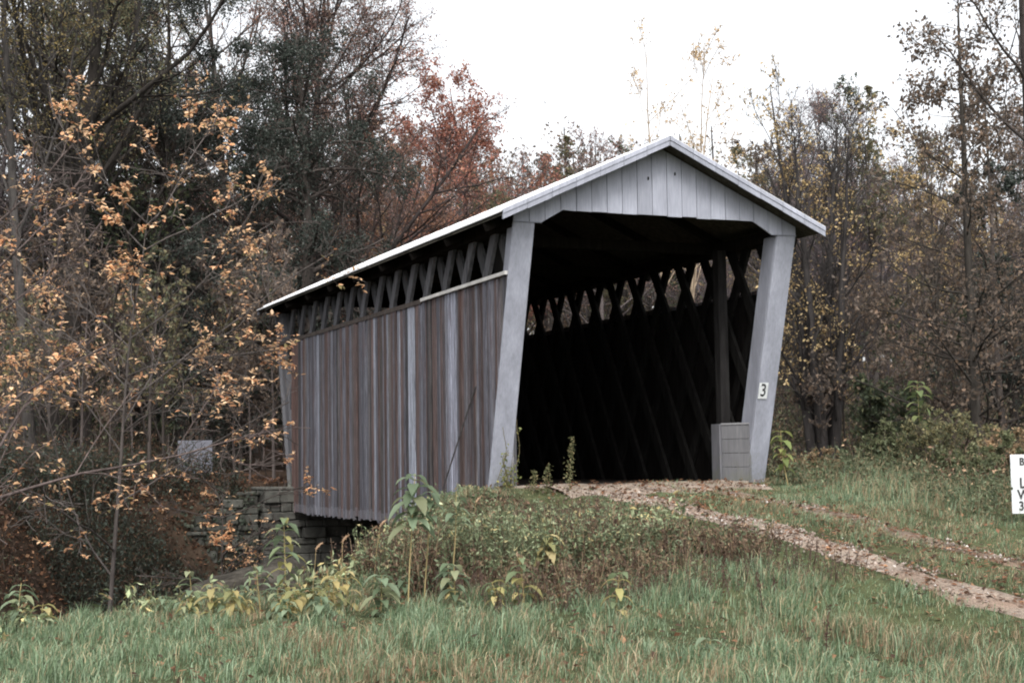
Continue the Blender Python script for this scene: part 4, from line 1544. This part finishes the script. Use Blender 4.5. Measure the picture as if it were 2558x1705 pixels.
weed_px('tall_weed', 1012, 15.6, 1.42, 'tallest pale leaved weed with a bare tan stalk in front of the siding', 1, PALE, n=12, lsize=.34, bare=.60)
weed_px('tall_weed', 1052, 15.9, 1.22, 'bare tan stalk with a small leaf tuft just right of the tallest weed', 2, PALE, n=7, lsize=.24, bare=.72)
weed_px('tall_weed', 1112, 16.6, 1.15, 'thin stalk with grey green tip leaves against the lower siding', 3, PALE, n=7, lsize=.22, bare=.66)
weed_px('tall_weed', 708, 16.2, .98, 'leafy weed with yellow lower leaves against the dark gap under the bridge', 4, PALEY[:2]+PALE, n=13, lsize=.26, bare=.25)
weed_px('leafy_weed', 478, 15.8, .50, 'pale leafy weed at the gully edge, in front of the rust leaves', 5, PALE, n=8, lsize=.22)
weed_px('leafy_weed', 530, 15.0, .38, 'bushy green weed with yellow low leaves at the gully edge', 6, PALEY, n=9, lsize=.23)
weed_px('leafy_weed', 575, 14.9, .30, 'small weed with one upright pale leaf left of the rock ledge', 7, PALE, n=5, lsize=.20)
weed_px('leafy_weed', 650, 15.6, .52, 'slim weed with a pale star of leaves in front of the rock ledge', 8, PALE, n=5, lsize=.20, bare=.45)
weed_px('yellow_weed', 835, 15.4, .40, 'yellow leaved weed below the end of the siding', 9, YELW, n=8, lsize=.21)
weed_px('yellow_weed', 868, 15.9, .42, 'straw yellow weed between the pale bushy weeds under the siding', 10, YELW, n=7, lsize=.21)
weed_px('leafy_weed', 945, 15.2, .42, 'wide pale green bushy weed at the foot of the tallest weed', 11, PALE, n=11, lsize=.26)
weed_px('leafy_weed', 1130, 15.4, .48, 'pale green bushy weed right of the bare tan stalks', 12, PALE, n=11, lsize=.25)
weed_px('leafy_weed', 40, 15.4, .52, 'leafy weed at the far left above the dark gully', 13, PALE, n=9, lsize=.23)
weed_px('yellow_weed', 105, 15.0, .30, 'short yellowing weed beside the leafy weed at the far left', 14, PALEY, n=6, lsize=.20)
weed_px('yellow_weed', 1360, 16.6, .62, 'big weed with broad yellow leaves on the dark brown bank', 15, YELW, n=9, lsize=.26, bare=.4)
weed_px('leafy_weed', 1300, 15.3, .55, 'weed with yellow green leaves low on the brown bank', 16, PALEY, n=8, lsize=.25)
weed_px('leafy_weed', 1525, 14.6, .45, 'drooping pale green weed on the bank right of the broad yellow weed', 17, PALEY, n=7, lsize=.23)
weed_px('leafy_weed', 1752, 12.6, .16, 'low rosette of pale green leaves in the foreground grass', 18, PALE, n=6, lsize=.20)
weed_px('leafy_weed', 1410, 19.0, .42, 'light green weed on the slope just below the portal opening', 19, PALE, n=8, lsize=.22)
weed_px('leafy_weed', 800, 14.5, .26, 'short pale green weed along the top edge of the mown verge', 20, PALE, n=7, lsize=.21)
weed_px('leafy_weed', 720, 14.4, .24, 'low sprawling weed left of the short verge weed', 22, PALE, n=7, lsize=.21)
weed_px('pokeweed', 1962, 24.2, .95, 'arching weed with yellow green leaves just outside the right post', 21, [(.30, .33, .12), (.22, .27, .10)], n=9, lsize=.29, bare=.3, lean_=.15)
weed_px('pokeweed', 2290, 27, 1.6, 'leafy green shrub like weed in front of the right thicket', 23, [(.14, .18, .08), (.22, .25, .11)], n=15, lsize=.34, bare=.2, lean_=.1)


band = [weed_px('leafy_weed', 690+k*30, 15.0, .3, 'pale leafy weed in the loose band along the top of the mown verge', 200+k, (PALE, PALEY, YELW, PALE)[k], n=9+k, lsize=.22, lean_=.12) for k in range(4)]
for k in range(20):
    src = band[k % 4]
    o = src.copy()
    COL.objects.link(o)
    u = zr_.uniform(380, 1480)
    x, y = spot(u, zr_.uniform(14.4, 16.8))
    sc0 = zr_.uniform(.5, 1.15)
    o.location = (x, y, float(height(x, y)))
    o.scale = (sc0*.85, sc0*.85, sc0)
    o.rotation_euler = (zr_.uniform(-.15, .15), zr_.uniform(-.15, .15), zr_.uniform(0, 6.28))
    o['group'] = 'pale weeds along the verge'
    for chd in list(src.children):
        c2 = chd.copy()
        COL.objects.link(c2)
        c2.parent = o
for o in band:
    o['group'] = 'pale weeds along the verge'


def spike_weed(x, y, h, label, seed, col, dens=160, wide=.09, name='goldenrod', leaf=.05, taper=True):
    rng = np.random.default_rng(seed)
    root = empty(name, (x, y, float(height(x, y))))
    tag(root, label, 'plant')
    Pl = polyline(rng, np.array([[0, 0, -.05]]), np.array([[rng.normal(0, .06), rng.normal(0, .06), 1]]), np.array([h+.05]), 7, .02, .04)
    V, Qd = tubes(Pl, np.linspace(.007, .003, 7)[None], 4)
    link('stem', mesh_np('stem', V, Qd, None, np.repeat(np.array([col[0][:3]]), len(V), 0)*.8, [M_BARK]), root)
    pos = along(rng, Pl, dens, .15)
    t = (pos[:, 2:3]/h)
    pos = pos+rng.normal(0, 1, pos.shape)*wide*np.clip(1.1-t*.8, .15, 1)*np.array([1, 1, .5])
    V, Qd, C = leaves_at(rng, pos, leaf, col, width=.45, hang=-.3)
    link('foliage', mesh_np('foliage', V, Qd, None, C, [M_LEAF]), root)
    return root


GOLD = ((.16, .16, .08, 3), (.26, .22, .12, 2), (.11, .12, .06, 2))
spike_weed(.95, -.9, .86, 'tall feathery goldenrod standing in the left of the dark portal opening', 1, GOLD, 190, .05)
spike_weed(.62, -.75, .45, 'short goldenrod between the tall one and the left post', 2, GOLD, 120, .05)
spike_weed(.45, -.6, .35, 'smallest goldenrod at the inner foot of the left post', 3, GOLD, 90, .05)
DOCK = ((.085, .05, .04, 3), (.11, .07, .05, 1))
for k, (u, dep, h, lab) in enumerate([
        (2040, 13.4, .46, 'dark brown dock spike standing in the grass below the track'),
        (1792, 16.2, .36, 'dark seed stalk on the slope left of the wheel track'),
        (1888, 15.0, .42, 'thin dark seed stalk between the wheel track and the dock spike'),
        (1585, 18.6, .28, 'small dark seed head low beside the track near the portal')]):
    x, y = spot(u, dep)
    spike_weed(x, y, h, lab, 30+k, DOCK, 110, .022, 'dock_stalk', .028)


def foxtail(u, dep, h, label, seed):
    x, y = spot(u, dep)
    rng = np.random.default_rng(seed)
    root = empty('foxtail_grass', (x, y, float(height(x, y))))
    tag(root, label, 'grass stalk')
    Pl = polyline(rng, np.array([[0, 0, -.03]]), np.array([[.12, 0, 1]]), np.array([h]), 7, -.0, .03)
    V, Qd = tubes(Pl, np.full((1, 7), .003), 3)
    link('stem', mesh_np('stem', V, Qd, None, np.repeat(np.array([[.25, .19, .10]]), len(V), 0), [M_BARK]), root)
    p0 = Pl[0, -1]
    t = np.linspace(0, 1, 7)[:, None]
    Ph = (p0+t*np.array([.05, 0, .10])+t*t*np.array([.03, 0, -.02]))[None]
    V, Qd = tubes(Ph, np.array([[.003, .010, .012, .012, .011, .008, .002]]), 6)
    vs, qs, cs = [V], [Qd], [np.repeat(np.array([[.50, .34, .22]]), len(V), 0)]
    pos = along(rng, Ph, 60, 0)
    lv, lq, lc = leaves_at(rng, pos, .025, ((.50, .36, .24, 1),), width=.2)
    link('seed_head', mesh_np('seed_head', np.concatenate([V, lv]), np.concatenate([Qd, lq+len(V)]), None,
                              np.concatenate([cs[0], lc]), [M_LEAF]), root)


for k, (u, dep, h, lab) in enumerate([
        (772, 16.4, .62, 'foxtail seed head against the dark gap left of the brown bank'),
        (838, 16.7, .66, 'second foxtail seed head, nearer the brown bank'),
        (925, 17.0, .80, 'foxtail seed head in front of the lower edge of the siding'),
        (1168, 20.5, .62, 'foxtail seed head in front of the siding beside the near post'),
        (1205, 19.6, .52, 'short foxtail seed head left of the whitish foundation stone')]):
    foxtail(u, dep, h, lab, 50+k)


# vine climbing the near left post
def vine():
    rng = np.random.default_rng(77)
    root = empty('climbing_vine', (.2, -.12, -.05))
    tag(root, 'green and yellow vine climbing the lower part of the left portal post', 'vine')
    starts = np.stack([rng.uniform(-.12, .2, 9), rng.uniform(-.1, -.02, 9), np.zeros(9)], -1)
    Pl = []
    for s_, hh in zip(starts, rng.uniform(.3, 1.25, 9)):
        t = np.linspace(0, 1, 10)
        z = t*hh
        Pl.append(np.stack([s_[0]+.05*np.sin(t*7+s_[0]*30), -P*(z-.05)/H-.0+.12-.155+.0*t, z], -1))
    Pl = np.array(Pl)
    V, Qd = tubes(Pl, np.full((9, 10), .005), 4)
    link('stem', mesh_np('stem', V, Qd, None, np.repeat(np.array([[.13, .11, .06]]), len(V), 0), [M_BARK]), root)
    pos = along(rng, Pl, 26, 0)+rng.normal(0, .025, (9*26, 3))*np.array([1, .4, 1])
    tt = np.clip(pos[:, 2], 0, 1.3)
    keep = rng.random(len(pos)) < np.clip(1.1-tt*.6, .25, 1)
    V, Qd, C = leaves_at(rng, pos[keep], .05, ((.22, .24, .09, 3), (.30, .28, .11, 2), (.14, .17, .08, 2)), width=.7, hang=.4)
    link('foliage', mesh_np('foliage', V, Qd, None, C, [M_LEAF]), root)


vine()


# shrubs at the edge of the right thicket
def shrub_mesh(seed, pal, h=1.5, leaf=6, lsize=.085):
    return tree_mesh(seed, h=h, r=.022, stems=9, fan=.7, K=(7, 5, 4), t0=.15, ang=((.4, 1.0), (.4, 1.0), (.4, 1.1)),
                     lr=(.5, .5, .5), trop=(.03, .0, .0), wob=(.08, .12, .15, .18), bark=(.09, .07, .06), leaf=leaf, lsize=lsize, pal=pal, minr=.004)


SH = [shrub_mesh(301, ((.14, .16, .085, 3), (.21, .22, .12, 2), (.10, .105, .06, 2))),
      shrub_mesh(302, ((.28, .20, .12, 3), (.20, .17, .10, 2), (.40, .27, .16, 1.4)), leaf=4),
      shrub_mesh(303, ((.13, .135, .075, 3), (.26, .23, .12, 1.8)), 2.0, leaf=4)]
for k, (u, dep, kd, s, lab) in enumerate([
        (2010, 26.5, 1, .75, 'tan brown bush right beside the outer side of the right post'),
        (2090, 28.0, 0, .85, 'green bush in front of the base of the upright stems'),
        (2180, 29.0, 2, .9, 'olive bush a little right of the base of the upright stems'),
        (2270, 27.0, 0, 1.0, 'rounded green bush midway between the right post and the white sign'),
        (2360, 26.0, 2, 1.0, 'dark olive bush below the tall straight oak'),
        (2440, 24.5, 0, 1.0, 'green bush left of the white weight limit sign'),
        (2530, 25.0, 1, 1.1, 'brown bush behind the white weight limit sign'),
        (2230, 32.0, 1, 1.2, 'brownish bush farther back in the thicket behind the rounded green bush'),
        (2420, 31.0, 2, 1.3, 'tall olive bush at the foot of the tall straight oak')]):
    x, y = spot(u, dep)
    plant_tree(SH[kd], x, y, lab, s*.74, k*1.3, None, 'bush', cat='bush')

# weeds and creepers over the wing wall and its foot
def wall_weeds():
    rng = np.random.default_rng(141)
    x, y = scatter(rng, 9000, -7.0, -.9, 9.0, 13.4, lambda x, y: sstep(-.5, .3, vnoise(x, y, .8, 41)))
    zt = rng.uniform(0, 1, len(x))
    ch = [weeds_mesh(rng, x, y, .3, 1.0, ((.05, .042, .033, 1),), ((.05, .06, .042, 3), (.085, .055, .036, 2), (.07, .085, .07, 2)), 12, .09, .25)]
    n_ = 3600
    t = rng.uniform(-.25, 1.0, n_)
    nn_ = vnoise(t*6, rng.uniform(0, 2, n_), 1.0, 45)
    ok = rng.random(n_) < np.clip(1.15-t*.85+.4*nn_, 0, 1)
    a, b = np.array([-3.3, 12.9]), np.array([-.75, 11.9])
    p = a+(b-a)*t[:, None]
    nrm_ = np.array([-.365, -.93])
    z = rng.uniform(-2.9, -.1, n_)
    pos = np.stack([p[:, 0]+nrm_[0]*.12, p[:, 1]+nrm_[1]*.12, z], -1)+rng.normal(0, .06, (n_, 3))
    ok &= z < -1.4+1.4*t+.35
    ch.append(leaves_at(rng, pos[ok], .10, ((.055, .068, .05, 3), (.09, .10, .075, 1.5), (.10, .06, .04, 1)), width=.7, hang=.5))
    stuff_obj('wall_weeds', ch, M_LEAF, 'dark weeds and creepers crowding the stone wing wall', 'weeds')


wall_weeds()

# ------------------------------------------------------------------ light
w = bpy.data.worlds.new('World')
sc.world = w
w.use_nodes = True
nt = w.node_tree
bg = nt.nodes['Background']
sky = N(nt, 'ShaderNodeTexSky')
sky.sky_type = 'NISHITA'
sky.sun_disc = False
sky.sun_elevation = R_(50)
sky.sun_rotation = R_(198)
sky.dust_density = 4
hs = N(nt, 'ShaderNodeHueSaturation')
hs.inputs['Saturation'].default_value = .14
nt.links.new(sky.outputs[0], hs.inputs['Color'])
nt.links.new(hs.outputs[0], bg.inputs['Color'])
bg.inputs['Strength'].default_value = .15
sun = bpy.data.lights.new('sun', 'SUN')
sun.energy = .8
sun.angle = R_(25)
sun.color = (1, .96, .89)
so = bpy.data.objects.new('sun', sun)
COL.objects.link(so)
so.rotation_euler = Vector((.25, .62, -.8)).to_track_quat('-Z', 'Y').to_euler()

sc.view_settings.view_transform = 'Standard'
sc.view_settings.look = 'None'
sc.view_settings.exposure = 1.2
sc.view_settings.gamma = 1
sc.cycles.max_bounces = 6
sc.cycles.diffuse_bounces = 2
sc.cycles.transparent_max_bounces = 8
sc.cycles.use_denoising = True
sc.cycles.filter_width = 2.0
